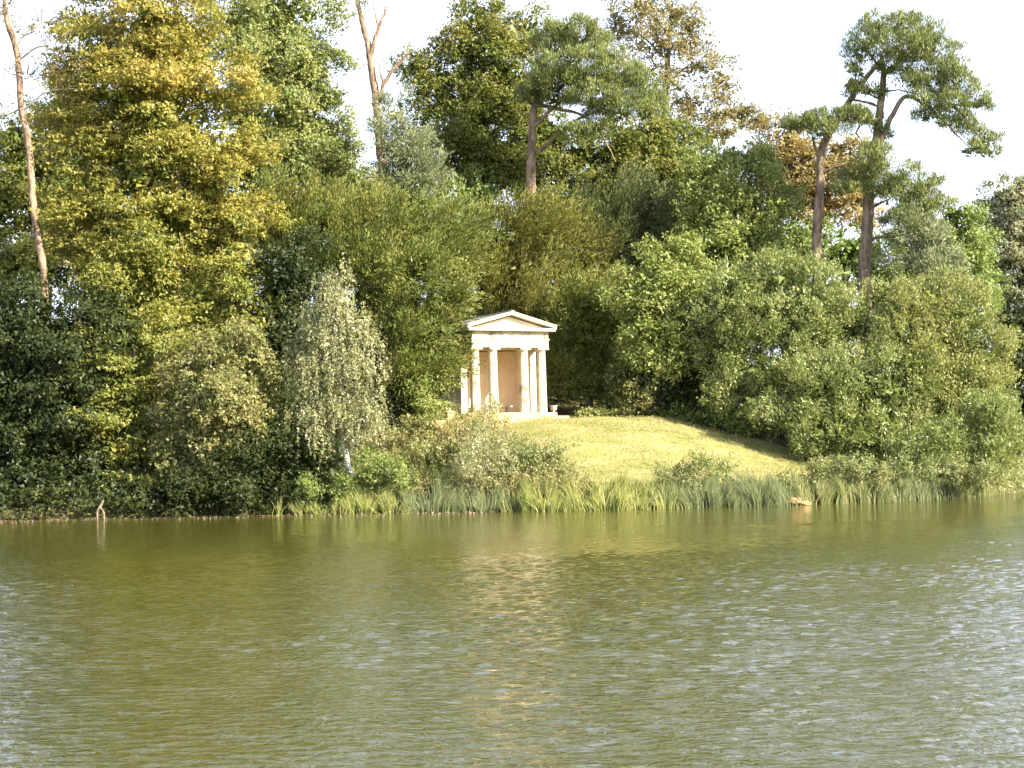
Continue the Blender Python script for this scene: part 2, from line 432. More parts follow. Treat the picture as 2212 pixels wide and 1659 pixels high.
pn = vnoise(np.stack([WX.ravel() * .16, WY.ravel() * .26, WX.ravel() * 0], 1), 1.0).reshape(WX.shape)
shel = 1 / (1 + np.exp((WY - 53 + 7 * pn + np.abs(WX + 4) * -.25) / 3.0))
amp = (.13 + .87 * shel) * (.95 + .35 * pn)
strk = np.exp(-((WY - (69 + .10 * WX)) / 1.7) ** 2) * np.clip((WX - 4) / 10, 0, 1) * (.6 + .6 * pn)
amp = np.maximum(amp + .6 * np.clip(strk, 0, 1), 0)
edge = np.clip((31.9 - np.abs(WX)) / 1.5, 0, 1) * np.clip((WY - 13.4) / 1.0, 0, 1) * np.clip((98 - WY) / 2, 0, 1)
WZ = Hh * amp * edge
n_y, n_x = WX.shape
ii = np.arange(n_x * n_y).reshape(n_y, n_x)
wo = np_obj('lake', np.stack([WX.ravel(), WY.ravel(), WZ.ravel()], 1), np.stack([ii[:-1, :-1].ravel(), ii[:-1, 1:].ravel(), ii[1:, 1:].ravel(), ii[1:, :-1].ravel()], 1), water_mat(), smooth=True)
LAKE_Q = (n_x - 1) * (n_y - 1)
tag(wo, 'olive green lake ruffled by wind', kind='structure')

# ---------------------------------------------------------------- foliage
def unit(a): return a / (np.linalg.norm(a, axis=-1, keepdims=True) + 1e-9)
def rand_unit(n): return unit(rng.normal(size=(n, 3)))
STY = dict(
    # axis = out*o + up*u + rand*r ; len, radius of a spray ; leaves per spray ; leaf size, width ; along = leaf follows axis ; nu = normal to the sky
    broad=dict(o=.7, u=.15, r=.8, len=.85, rad=.36, n=20, s=.10, w=.62, along=.3, nu=.55, flat=.7, per=2.3),
    beech=dict(o=1.0, u=-.05, r=.35, len=1.1, rad=.36, n=20, s=.105, w=.62, along=.5, nu=1.1, flat=.35, per=2.6, puff=1.35, pz=.38),
    yew=dict(o=.55, u=.62, r=.24, sx=.38, len=1.7, rad=.25, n=46, s=.10, w=.30, along=.85, nu=.2, flat=1.0, per=1.45, puff=1.2, pz=1.0),
    yew2=dict(o=.8, u=.22, r=.35, sx=.25, len=1.25, rad=.26, n=34, s=.10, w=.34, along=.75, nu=.4, flat=.8, per=1.85, puff=.9, pz=.7),
    pine=dict(o=.45, u=.85, r=.45, len=.50, rad=.22, n=22, s=.10, w=.20, along=.9, nu=.1, flat=.8, per=3.6, puff=.55, pz=.42),
    fpine=dict(o=.9, u=.35, r=.35, len=.9, rad=.22, n=24, s=.10, w=.24, along=.85, nu=.1, flat=.7, per=2.8, puff=.8, pz=.45),
    birch=dict(o=.22, u=-1.0, r=.16, len=1.25, rad=.085, n=20, s=.062, w=.7, along=.6, nu=.2, flat=1.2, per=2.6, puff=.8, pz=1.3),
    small=dict(o=.5, u=.5, r=.7, len=.7, rad=.20, n=18, s=.07, w=.55, along=.5, nu=.3, flat=.9, per=3.0, puff=.5, pz=.9),
    weep=dict(o=.5, u=-.6, r=.5, len=.95, rad=.22, n=20, s=.085, w=.62, along=.4, nu=.4, flat=.9, per=2.8, puff=.8, pz=1.0),
    willow=dict(o=.6, u=.5, r=.6, len=.9, rad=.24, n=22, s=.09, w=.42, along=.7, nu=.3, flat=.9, per=2.7),
)

def leaf_geo(C, A, OUT, st, tint_s, size=1.0):
    """C spray origins, A axes -> leaf quads"""
    S_, n = len(C), st['n']
    t = rng.random((S_, n)) ** .85
    Ln = st['len'] * (0.65 + .7 * rng.random((S_, 1))) 
    off = rng.normal(size=(S_, n, 3)) * st['rad'] * (1.05 - .75 * t[..., None])
    off[..., 2] *= st['flat']
    P = C[:, None, :] + A[:, None, :] * (Ln * (t - .25))[..., None] + off
    P = P.reshape(-1, 3); N_ = len(P)
    Ar = np.repeat(A, n, 0); Or = np.repeat(OUT, n, 0)
    u = unit(Ar * st['along'] + rand_unit(N_) * (1.15 - st['along']))
    nn = rand_unit(N_) * .7 + np.array([0, 0, 1.0]) * st['nu'] + Or * .75
    v = unit(np.cross(nn, u))
    s = st['s'] * size * SIZ * (.65 + .7 * rng.random((N_, 1)))
    a, b = u * s, v * s * st['w']
    V = np.stack([P - a * .75 + b, P - a * .75 - b, P + a * 1.1], 1).reshape(-1, 3)
    F = np.arange(N_ * 3, dtype=np.int32).reshape(-1, 3)
    tint = np.repeat(tint_s, n) * .62 + rng.random(N_) * .38
    return V, F, tint

tot = [0]
GROUPS = dict(scots_pine='old pines standing above the wood', yew_tree='yews around the temple', willow_tree='willows right of the lawn', bramble_bush='bramble clumps on the bank',
              broadleaf_tree='broadleaf trees of the wood', beech_tree='beeches of the wood', oak_tree='oaks on the hill behind the temple', far_tree='distant trees at the right edge', shade_tree='shaded trees in the depth of the wood')
DEN, SIZ = 2.5, 1.08
def crown_geo(L3, st, dens, hole, grad, size=1.0, core=1.0, back=.3):
    Cs, As, Os, Ts = [], [], [], []
    zall = [l[0][2] + l[1][2] for l in L3] + [l[0][2] - l[1][2] for l in L3]
    z0, z1 = min(zall), max(zall)
    for c, r in L3:
        area = 4 * math.pi * ((r[0] * r[1]) ** 1.6 / 3 + (r[0] * r[2]) ** 1.6 / 3 + (r[1] * r[2]) ** 1.6 / 3) ** (1 / 1.6)
        n = max(int(area * st['per'] * dens * DEN), 8)
        # boughs end in clumps: clumps sit on the shell of the mass, sprays on the shell of the clump
        pr = st.get('puff', 1.0)
        npf = max(5, int(area / (pr * pr * 2.1)))
        PD = rand_unit(npf * 2)
        PD = PD[(PD[:, 1] < .45) | (rng.random(len(PD)) < back)][:npf]
        pf = .58 + .42 * rng.random(len(PD)) ** .6
        pf *= 1 + .20 * vnoise(PD * 2.6 + c * .7, 1.0)
        PC = c + PD * r * pf[:, None]
        PR = pr * (.45 + .75 * rng.random(len(PD)) ** 1.3) * min(1.0, .5 + .35 * float(np.mean(r)))
        k = rng.choice(len(PD), n, p=PR ** 1.7 / (PR ** 1.7).sum())
        E = rand_unit(n); E = unit(E + PD[k] * .55 + np.array([0, 0, .25]))
        P = PC[k] + E * (PR[k] * (.50 + .55 * rng.random(n) ** .7))[:, None] * np.array([1, 1, st.get('pz', .75)])
        D = unit(PD[k] * .6 + E * .6)
        PT = rng.random(len(PD))[k]
        if hole > 0:
            q = vnoise(P, 1.15) + .6 * vnoise(P + 7, 2.9)
            kk = (q > -1.3 + hole * 1.15) | (rng.random(n) < .10)
            P, D, PT = P[kk], D[kk], PT[kk]
        O = unit(D / r * np.mean(r))
        A = unit(O * st['o'] + np.array([0, 0, 1.0]) * st['u'] + np.array([1.0, 0, 0]) * st.get('sx', 0) + rand_unit(len(P)) * st['r'])
        T = rng.random(len(P)) * .45 + .30 * PT + .25 * (.5 + .5 * vnoise(P, .8))
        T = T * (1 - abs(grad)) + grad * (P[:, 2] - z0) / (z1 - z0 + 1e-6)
        Cs.append(P); As.append(A); Os.append(O); Ts.append(T)
    C = np.concatenate(Cs); A = np.concatenate(As); O = np.concatenate(Os); T = np.concatenate(Ts)
    V, F, T = leaf_geo(C, A, O, st, T, size)
    # larger inner leaves in the darker tints, closing the crown
    if core > 0:
        Cc = []
        for c, r in L3:
            n = max(6, int(r[0] * r[2] * 9 * core))
            D = rand_unit(n); Cc.append(c + D * r * (.15 + .5 * rng.random((n, 1))))
        Cc = np.concatenate(Cc); O = unit(rng.normal(size=Cc.shape)); O[:, 1] -= .6
        mr_ = min(1.0, np.mean([np.mean(r) for c, r in L3]) / 1.6)
        st2 = dict(st, n=8, s=.27 * mr_, w=.6, len=.9 * mr_, rad=.35 * mr_, flat=.7)
        V2, F2, T2 = leaf_geo(Cc, unit(O), unit(O), st2, rng.random(len(Cc)) * .5, 1.0)
        F = np.concatenate([F, F2 + len(V)]); V = np.concatenate([V, V2]); T = np.concatenate([T, T2])
    tot[0] += len(F)
    return V, F, T

def lobes3(lobes, Y, bulge=.55, depth=.85):
    cx = [l[0] for l in lobes]; x0 = min(l[0] - l[2] for l in lobes); x1 = max(l[0] + l[2] for l in lobes)
    cxm, hw = (x0 + x1) / 2, (x1 - x0) / 2
    out_ = []
    for l in lobes:
        px, py, rx, ry = l[:4]
        dy = l[4] if len(l) > 4 else -bulge * hw * mpp(Y) * math.sqrt(max(0, 1 - ((px - cxm) / hw) ** 2)) * .8 + random.uniform(-.5, .5)
        yy = Y + dy
        c = at(px, py, yy)
        k = mpp(yy)
        out_.append((c, np.array([rx * k, max(rx, ry) * k * depth, ry * k])))
    return out_

def tree(name, label, cat, Y, lobes, style, mat, dens=1.0, hole=.5, grad=0.0, trunk=None, tr=.3, tr1=None, bark='bark', limbs=3,
         group=None, bulge=.55, depth=.85, size=1.0, twigs=0, twig_mat='bark', base_px=None, base_Y=None, back=.3, limb_r=.5, core=1.0):
    if style == 'yew':   # long upright plumes reach well above the mass they grow from
        lobes = [(l[0], l[1] + 34, l[2] * .95, l[3] * .85) for l in lobes]
    L3 = lobes3(lobes, Y, bulge, depth)
    cxs = np.array([l[0] for l in L3]); low = min(range(len(L3)), key=lambda i: cxs[i][2])
    if trunk is not None:
        T = [at(p[0], p[1], p[2] if len(p) > 2 else Y) for p in trunk]
        b = T[0].copy(); gz = float(ground_z(b[0], b[1]))
        if b[2] > gz + .05:
            T = [np.array([b[0] + (b[0] - T[1][0]) * .2, b[1], gz - .15])] + T
        base = T[0].copy()
    else:
        bx = at(base_px, 900, base_Y or Y)[0] if base_px is not None else cxs[:, 0].mean()
        by = base_Y or (cxs[:, 1].mean() + .3)
        gz = float(ground_z(bx, by))
        top = cxs[max(range(len(L3)), key=lambda i: cxs[i][2])]
        base = np.array([bx, by, gz - .15])
        mid = np.array([bx * .6 + top[0] * .4 + random.uniform(-.3, .3), by * .5 + top[1] * .5, gz * .5 + top[2] * .5])
        T = [base, mid, top]
    root = empty(name, base, 0, label, cat, group or GROUPS.get(name))
    P = smooth_path(T, 7, wob=.02)
    tube('trunk', P, tr, tr1 if tr1 is not None else tr * .25, M[bark], root, base, n=9, power=.8)
    # boughs from the trunk into the masses of the crown
    if limbs:
        order = sorted(range(len(L3)), key=lambda i: -L3[i][1][0])[:limbs]
        for i in order:
            c, r = L3[i]
            k = int(np.argmin(np.abs(P[:, 2] - (c[2] - .45 * np.linalg.norm((c - P[len(P) // 2])[:2]) - r[2] * .5))))
            k = max(1, min(len(P) - 2, k)); p0 = P[k]
            e = c + np.array([(c[0] - p0[0]) * .25, -r[1] * .35, r[2] * .3])
            q = smooth_path([p0, p0 * .5 + e * .5 + np.array([0, 0, .12 * np.linalg.norm(e - p0)]), e], 5, wob=.04)
            rr = tr * limb_r * (1 - .5 * k / len(P))
            tube('branch', q, rr, rr * .15, M[bark], root, base, n=6)
    if twigs:
        VV, FF = [], []; n0 = 0
        for _ in range(twigs):
            c, r = L3[random.randrange(len(L3))]
            dd = rand_unit(1)[0]; dd[1] = -abs(dd[1]) * .8
            dd = unit(dd + np.array([0, 0, .25]))
            p0 = c + dd * r * .25; e = c + dd * r * random.uniform(.85, 1.12)
            q = smooth_path([p0, (p0 + e) / 2 + rng.normal(0, .18, 3), e], 3)
            rr = random.uniform(.015, .045)
            v, f, _k = tube_vf(q, [rr * (1 - .8 * i / (len(q) - 1)) for i in range(len(q))], 4)
            VV.append(v); FF += [tuple(i + n0 for i in ff) for ff in f]; n0 += len(v)
        py_obj('twigs', np.concatenate(VV) - base, FF, M[twig_mat], root, smooth=True)['kind'] = 'stuff'
    V, F, Tt = crown_geo(L3, STY[style], dens, hole, grad, size, core=core, back=back)
    np_obj('crown', V - base, F, M[mat], root, attr=Tt)
    return root, P, base

def extra_branch(root, base, pts, r0, r1, bark='bark_pine', name='branch', Y=None, label=None):
    q = smooth_path([at(*p) for p in pts], 5, wob=.015)
    o = tube(name, q, r0, r1, M[bark], root, base, n=6)
    if label: o['label'] = label
    return o

# ================================================================= trees, left side
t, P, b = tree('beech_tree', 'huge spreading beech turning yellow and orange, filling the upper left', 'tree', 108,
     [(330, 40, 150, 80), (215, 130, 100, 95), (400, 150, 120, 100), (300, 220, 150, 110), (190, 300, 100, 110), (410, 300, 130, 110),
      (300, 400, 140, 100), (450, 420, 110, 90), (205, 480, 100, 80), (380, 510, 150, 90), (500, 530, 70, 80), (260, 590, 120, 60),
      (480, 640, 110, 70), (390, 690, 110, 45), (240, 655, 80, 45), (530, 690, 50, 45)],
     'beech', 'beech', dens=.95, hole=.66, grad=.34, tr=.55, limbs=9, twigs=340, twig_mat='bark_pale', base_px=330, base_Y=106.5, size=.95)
t, P, b = tree('lime_tree', 'tall fresh green broadleaf tree rising right behind the yellow beech', 'tree', 122,
     [(610, 20, 110, 70), (520, 60, 80, 70), (570, 140, 110, 80), (660, 150, 70, 70), (620, 240, 110, 80), (560, 290, 80, 80),
      (680, 290, 60, 60), (710, 330, 50, 50), (760, 385, 46, 34), (640, 350, 110, 70), (720, 385, 60, 40), (560, 390, 80, 60)],
     'broad', 'lime', dens=1.0, hole=.36, tr=.5, limbs=5, size=1.0)
tree('broadleaf_tree', 'dull green tree behind the orange trunk at the left edge', 'tree', 120,
     [(40, 300, 80, 70), (110, 380, 90, 90), (20, 430, 90, 110), (120, 500, 90, 90), (30, 570, 110, 90), (140, 250, 50, 60)],
     'broad', 'oak', dens=.8, hole=.62, grad=.1, tr=.4, limbs=4, twigs=60)
t, P, b = tree('scots_pine', 'bare pine with a sunlit orange trunk at the left edge', 'tree', 103,
     [(20, 20, 60, 45), (90, 60, 70, 60), (60, 170, 60, 50), (150, 150, 70, 60)],
     'small', 'sparse', dens=.10, hole=.7, core=0, trunk=[(96, 640), (90, 560), (72, 440), (62, 310), (46, 230), (38, 120), (14, 40), (8, -40)],
     tr=.22, tr1=.16, bark='bark_orange', limbs=0, twigs=90, twig_mat='bark')
for pts in ([(40, 130, 103), (90, 100, 102.6), (140, 130, 102.4)], [(50, 240, 103), (100, 200, 102.5), (170, 190, 102.2)], [(34, 100, 103), (70, 60, 103), (120, 40, 103)], [(45, 235, 103), (0, 250, 103), (-30, 240, 103)]):
    extra_branch(t, b, pts, .07, .02, 'bark_pale')
t, P, b = tree('dead_topped_pine', 'pine top with crooked pale dead limbs at the top edge above the beech', 'tree', 112,
     [(300, -60, 60, 30), (420, -70, 70, 30)], 'pine', 'pine', dens=.5, core=0, trunk=[(380, 260), (388, 120), (392, 50), (372, -10), (378, -60)], tr=.24, tr1=.13, bark='bark_orange', limbs=0)
for pts, r in (([(392, 60, 111.5), (424, 40, 111), (452, 4, 110.5), (470, -30, 110.5)], .12), ([(392, 70, 111), (430, 48, 110), (470, 55, 109.6), (480, 85, 109.6)], .07),
               ([(374, 14, 111), (340, 16, 110.6), (300, 20, 110)], .07), ([(410, 20, 110.6), (460, 14, 110), (510, 22, 109.8)], .05)):
    extra_branch(t, b, pts, r, .02, 'bark_pale')

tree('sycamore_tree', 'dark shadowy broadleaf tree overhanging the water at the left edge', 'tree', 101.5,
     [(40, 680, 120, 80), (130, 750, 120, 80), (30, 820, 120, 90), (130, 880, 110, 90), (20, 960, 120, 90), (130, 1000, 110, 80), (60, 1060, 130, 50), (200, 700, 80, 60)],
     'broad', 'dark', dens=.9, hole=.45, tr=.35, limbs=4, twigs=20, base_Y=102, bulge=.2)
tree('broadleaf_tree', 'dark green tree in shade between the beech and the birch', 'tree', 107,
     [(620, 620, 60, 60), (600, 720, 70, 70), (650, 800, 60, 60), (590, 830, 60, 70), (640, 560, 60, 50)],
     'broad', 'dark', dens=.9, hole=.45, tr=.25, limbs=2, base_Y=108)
tree('maple_bush', 'sunlit yellow green tree leaning over the water below the beech', 'tree', 101.5,
     [(290, 730, 70, 45), (250, 800, 70, 65), (310, 800, 55, 60), (270, 880, 80, 65), (225, 930, 45, 55), (300, 960, 60, 60), (280, 1020, 60, 45), (330, 1040, 45, 40)],
     'beech', 'beech_low', dens=1.0, hole=.48, tr=.2, limbs=3, base_Y=101, size=.95)
tree('hawthorn_tree', 'rusty ochre small leaved tree drooping over the water left of the birch', 'tree', 99.5,
     [(490, 760, 70, 45), (440, 800, 70, 50), (540, 800, 60, 55), (480, 860, 110, 60), (420, 910, 75, 60), (510, 920, 80, 55), (430, 970, 65, 50), (395, 1010, 50, 50), (500, 980, 50, 35), (380, 1040, 30, 25)],
     'weep', 'ochre', dens=1.05, hole=.50, grad=-.05, tr=.16, limbs=4, twigs=60, twig_mat='bark_pale', base_Y=99.5, base_px=470)
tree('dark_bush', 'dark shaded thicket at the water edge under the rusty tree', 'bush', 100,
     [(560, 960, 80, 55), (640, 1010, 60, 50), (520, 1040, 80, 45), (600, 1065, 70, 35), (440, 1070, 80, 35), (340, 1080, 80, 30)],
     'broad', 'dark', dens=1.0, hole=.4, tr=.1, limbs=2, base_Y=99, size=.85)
tree('elder_bush', 'mid green leafy bush tucked in left of the birch', 'bush', 99.5,
     [(600, 920, 50, 45), (640, 900, 35, 30), (570, 960, 50, 40), (650, 950, 40, 45)],
     'broad', 'green', dens=1.0, hole=.4, tr=.08, limbs=2, base_Y=99.3, size=.8)

# ---- birch
t, P, b = tree('birch_tree', 'weeping silver birch with pale drooping leaves and a white trunk by the shore', 'tree', 98.0,
     [(715, 608, 32, 36), (705, 650, 48, 50), (735, 690, 55, 55), (690, 720, 52, 60), (755, 760, 55, 60), (700, 800, 60, 60), (665, 770, 30, 50),
      (775, 830, 50, 60), (730, 870, 70, 60), (800, 880, 45, 45), (680, 880, 45, 60), (715, 905, 60, 34), (785, 900, 46, 30), (680, 925, 44, 22), (808, 740, 16, 26), (650, 745, 14, 24)],
     'birch', 'birch', dens=.66, hole=.62, core=.12, trunk=[(760, 1040), (748, 985), (738, 940), (733, 850), (728, 760), (718, 680), (712, 600)],
     tr=.17, tr1=.03, bark='bark_birch', limbs=5, limb_r=.35, bulge=.45, twigs=50, twig_mat='bark_pale')

# ---- the pines and trees in the middle background
t, P, b = tree('scots_pine', 'tall half bare pine with forked orange trunk standing against the sky', 'tree', 117,
     [(770, 10, 16, 14), (778, 38, 10, 10), (800, 4, 22, 8)], 'pine', 'pine', dens=1.0, hole=.2,
     trunk=[(828, 410), (822, 330), (815, 240), (803, 150), (794, 90), (780, 40), (768, -15)], tr=.33, tr1=.13, bark='bark_orange', limbs=0, size=.8, core=0)
for pts, r0, r1 in (([(800, 130, 117), (808, 90, 116.8), (822, 50, 116.6), (836, 20, 116.5)], .20, .05), ([(816, 55, 116.6), (810, 30, 116.5), (804, 5, 116.4)], .09, .02),
               ([(818, 220, 117), (828, 180, 116.7), (822, 160, 116.6), (820, 135, 116.6)], .16, .03), ([(826, 185, 116.7), (850, 150, 116.4), (880, 118, 116.2), (892, 112, 116.2)], .14, .07),
               ([(880, 120, 116.2), (884, 95, 116.2), (905, 80, 116)], .06, .015), ([(802, 140, 117), (780, 140, 117), (762, 132, 117)], .03, .008), ([(830, 28, 116.5), (834, 8, 116.5), (830, -10, 116.5)], .06, .02)):
    extra_branch(t, b, pts, r0, r1, 'bark_orange')
tree('blue_pine', 'small blue green pine leaning against the foot of the tall forked trunk', 'tree', 115,
     [(855, 245, 32, 35), (870, 290, 50, 35), (890, 330, 60, 32), (920, 355, 50, 26), (870, 375, 60, 28), (900, 400, 60, 20), (850, 330, 35, 40)],
     'fpine', 'bluepine', dens=1.1, hole=.42, trunk=[(850, 420), (852, 330), (860, 230)], tr=.14, limbs=3, bark='bark_pine')
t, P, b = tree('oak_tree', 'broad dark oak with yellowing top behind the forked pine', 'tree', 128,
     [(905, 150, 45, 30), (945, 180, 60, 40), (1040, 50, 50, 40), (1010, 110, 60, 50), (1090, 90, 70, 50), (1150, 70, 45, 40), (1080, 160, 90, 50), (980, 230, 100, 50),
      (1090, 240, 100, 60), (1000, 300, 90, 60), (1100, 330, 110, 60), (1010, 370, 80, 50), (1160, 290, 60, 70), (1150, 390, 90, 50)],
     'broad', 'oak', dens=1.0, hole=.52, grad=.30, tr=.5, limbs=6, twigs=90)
t, P, b = tree('scots_pine', 'umbrella shaped pine with a straight reddish trunk above the temple', 'tree', 119,
     [(1235, 62, 52, 22), (1190, 85, 40, 18), (1260, 88, 62, 18), (1215, 112, 40, 12), (1240, 135, 82, 20), (1310, 122, 48, 22), (1180, 180, 66, 20), (1150, 205, 36, 14), (1240, 172, 80, 22),
      (1320, 165, 72, 26), (1370, 195, 62, 24), (1290, 212, 70, 18), (1400, 235, 40, 22), (1330, 235, 70, 20), (1200, 215, 40, 14), (1260, 290, 50, 24)],
     'pine', 'pine', dens=1.15, hole=.46, core=.6, trunk=[(1146, 412), (1148, 340), (1150, 270), (1158, 215), (1185, 160), (1220, 100), (1235, 60)],
     tr=.36, tr1=.08, bark='bark_pine', limbs=4, bulge=.5, depth=.9, base_px=1146)
for pts, r0, r1 in (([(1155, 225, 118.8), (1210, 236, 118), (1270, 255, 117.5), (1310, 310, 117.5), (1330, 350, 117.5)], .14, .03), ([(1150, 225, 119), (1130, 212, 118), (1112, 208, 117.8)], .07, .02), ([(1150, 350, 119), (1180, 346, 118.6), (1200, 346, 118.5)], .03, .01)):
    extra_branch(t, b, pts, r0, r1, 'bark_pine')
tree('turning_oak_tree', 'thin crowned brown leaved tree with bare twigs against the sky, top centre right', 'tree', 133,
     [(1380, 30, 60, 50), (1450, 20, 60, 45), (1420, 90, 80, 50), (1490, 80, 45, 50), (1500, 150, 70, 40), (1420, 160, 70, 50), (1560, 180, 35, 20), (1480, 220, 60, 30), (1540, 250, 70, 25),
      (1610, 245, 50, 16), (1560, 290, 40, 18), (1330, 60, 45, 40), (1450, 280, 70, 40), (1640, 262, 18, 14)],
     'broad', 'sparse', dens=.42, hole=.62, core=.15, tr=.42, limbs=10, twigs=260, bark='bark', limb_r=.35, size=1.0, base_px=1400)
tree('oak_tree', 'olive green oak filling in beneath the thin brown crown', 'tree', 128,
     [(1260, 340, 90, 50), (1370, 300, 90, 50), (1400, 350, 100, 60), (1470, 340, 70, 60), (1300, 390, 110, 50), (1440, 400, 80, 50)],
     'broad', 'oak', dens=.9, hole=.50, grad=.0, tr=.3, limbs=4, twigs=60)

# ---- trees glimpsed through the gaps
tree('shade_tree', 'dark tree seen only through gaps low in the yellow beech', 'tree', 124, [(180, 420, 120, 90), (330, 330, 120, 100), (400, 480, 130, 100), (230, 560, 140, 90), (470, 600, 110, 80), (330, 660, 140, 60)], 'broad', 'green', dens=.35, hole=.3, tr=.3, limbs=1, core=2.2)
tree('shade_tree', 'dark tree in the shade behind the left hand yews', 'tree', 126, [(600, 500, 90, 80), (700, 560, 100, 90), (820, 520, 110, 80), (940, 520, 100, 80), (1050, 540, 90, 90), (620, 640, 90, 70), (900, 440, 110, 50), (1020, 430, 80, 50), (1180, 480, 80, 60), (760, 450, 90, 50)], 'broad', 'green', dens=.35, hole=.3, tr=.3, limbs=1, core=2.2)
tree('shade_tree', 'dark tree in the shade behind the right hand willows', 'tree', 128, [(1480, 560, 90, 70), (1600, 560, 100, 80), (1720, 540, 100, 80), (1840, 560, 100, 70), (1950, 620, 100, 70), (1650, 660, 120, 70), (2060, 640, 80, 70), (1800, 700, 120, 80), (1980, 800, 100, 70), (2060, 880, 90, 60), (1960, 900, 90, 60)], 'broad', 'green', dens=.4, hole=.3, tr=.3, limbs=1, core=2.2)
tree('shade_tree', 'dark tree filling the wood above the pale maple', 'tree', 131, [(1250, 480, 100, 80), (1380, 500, 100, 90), (1500, 470, 90, 80), (1300, 600, 100, 80), (1450, 620, 90, 70)], 'broad', 'green', dens=.35, hole=.3, tr=.3, limbs=1, core=2.2)

# ---- yews around the temple
tree('yew_tree', 'wide olive yew with feathery upright plumes left above the temple', 'tree', 114,
     [(610, 430, 75, 50), (560, 480, 50, 60), (700, 440, 90, 50), (790, 460, 100, 55), (880, 450, 90, 50), (970, 465, 70, 45), (650, 510, 90, 60), (760, 530, 110, 60), (880, 520, 100, 50), (980, 520, 60, 40)],
     'yew', 'yew', dens=1.0, hole=.42, tr=.4, limbs=3, depth=.8)
tree('yew_tree', 'dense dark yew crowding the left side of the temple', 'tree', 109.3,
     [(830, 580, 70, 40), (900, 590, 80, 50), (800, 640, 70, 50), (880, 660, 90, 60), (945, 650, 55, 46), (990, 636, 26, 18), (850, 730, 80, 60), (910, 730, 64, 60), (900, 790, 80, 50), (945, 785, 40, 40), (945, 705, 34, 26), (860, 815, 60, 32), (982, 790, 20, 24), (966, 745, 22, 26)],
     'yew2', 'yew', dens=1.05, hole=.40, tr=.3, limbs=3, bulge=.3, base_Y=110)
tree('golden_yew_tree', 'golden olive yew rising directly behind the temple roof', 'tree', 121,
     [(1150, 440, 80, 40), (1090, 500, 80, 60), (1180, 490, 90, 60), (1130, 560, 100, 60), (1230, 560, 80, 70), (1060, 590, 60, 70), (1180, 630, 110, 50), (1290, 620, 60, 60), (1100, 650, 80, 40), (1270, 530, 50, 50)],
     'yew', 'yewgold', dens=1.0, hole=.44, tr=.4, limbs=3)
tree('yew_tree', 'dark yew with drooping skirts close against the right side of the temple', 'tree', 116,
     [(1270, 660, 70, 60), (1310, 700, 50, 60), (1250, 740, 60, 60), (1310, 780, 45, 55), (1250, 810, 55, 45), (1290, 840, 60, 30), (1230, 690, 40, 60)],
     'yew2', 'yew', dens=1.0, hole=.42, tr=.25, limbs=2, bulge=.3, base_Y=116)
tree('yew_tree', 'grey green yew on the slope right of the golden yew', 'tree', 123,
     [(1320, 420, 80, 50), (1390, 410, 60, 40), (1420, 460, 60, 60), (1340, 490, 80, 60), (1410, 530, 70, 60), (1340, 560, 50, 50), (1460, 500, 40, 50)],
     'yew', 'yewdark', dens=.95, hole=.42, tr=.3, limbs=2)
tree('maple_tree', 'pale lime green young maple right of the temple on a thin trunk', 'tree', 112,
     [(1420, 560, 36, 32), (1400, 610, 55, 40), (1450, 630, 60, 45), (1400, 680, 55, 45), (1470, 700, 60, 45), (1400, 740, 55, 45), (1480, 670, 40, 30), (1440, 775, 60, 35), (1375, 780, 40, 34), (1490, 760, 40, 34), (1510, 610, 44, 34), (1350, 640, 36, 40), (1500, 540, 40, 30)],
     'broad', 'bright', dens=1.0, hole=.44, trunk=[(1405, 885), (1406, 820), (1410, 740), (1425, 620)], tr=.055, tr1=.03, bark='bark', limbs=3)
tree('broadleaf_tree', 'bright green rounded tree on the slope left of the twin pines', 'tree', 119,
     [(1540, 370, 60, 45), (1590, 350, 60, 40), (1600, 430, 80, 60), (1530, 460, 70, 60), (1650, 470, 60, 60), (1580, 530, 100, 60), (1670, 550, 50, 50), (1520, 560, 60, 50)],
     'broad', 'bright', dens=.95, hole=.42, tr=.3, limbs=3)
tree('beech_tree', 'coppery orange tree half hidden behind the left of the twin pines', 'tree', 127,
     [(1700, 300, 50, 40), (1680, 370, 50, 50), (1730, 360, 55, 60), (1700, 440, 60, 50), (1770, 420, 60, 60), (1820, 330, 40, 50), (1840, 420, 60, 70)],
     'beech', 'orange', dens=.85, hole=.50, tr=.3, limbs=3, twigs=40)

# ---- the twin pines at the right
t, P, b = tree('scots_pine', 'left of the twin pines, leaning with a kinked reddish trunk and one dark bough', 'tree', 114,
     [(1745, 258, 38, 12), (1790, 262, 60, 16), (1835, 255, 44, 14), (1722, 275, 26, 12), (1700, 270, 20, 10), (1880, 262, 34, 14), (1905, 285, 28, 14), (1780, 285, 40, 12)],
     'pine', 'pine', dens=.95, hole=.40, core=.2, trunk=[(1764, 560), (1766, 480), (1772, 400), (1774, 330), (1790, 290), (1825, 235), (1855, 190), (1885, 150), (1900, 130)],
     tr=.34, tr1=.10, bark='bark_pine', limbs=0, depth=.9)
for pts, r0, r1 in (([(1772, 345, 114), (1760, 315, 113.8), (1753, 285, 113.7)], .14, .03), ([(1773, 378, 114), (1800, 362, 113.6), (1830, 355, 113.2)], .13, .05), ([(1770, 380, 114), (1790, 368, 113.8), (1812, 358, 113.6)], .06, .015),
               ([(1800, 275, 114), (1770, 268, 113.6), (1740, 268, 113.4)], .10, .03), ([(1762, 430, 114), (1740, 428, 113.8), (1715, 440, 113.6), (1700, 430, 113.6)], .05, .01),
               ([(1838, 215, 114), (1880, 222, 113.8), (1900, 232, 113.8)], .08, .04), ([(1852, 240, 113.8), (1862, 262, 113.6), (1850, 285, 113.5), (1858, 300, 113.5)], .09, .03),
               ([(1848, 195, 114), (1828, 180, 113.8)], .04, .01)):
    extra_branch(t, b, pts, r0, r1)
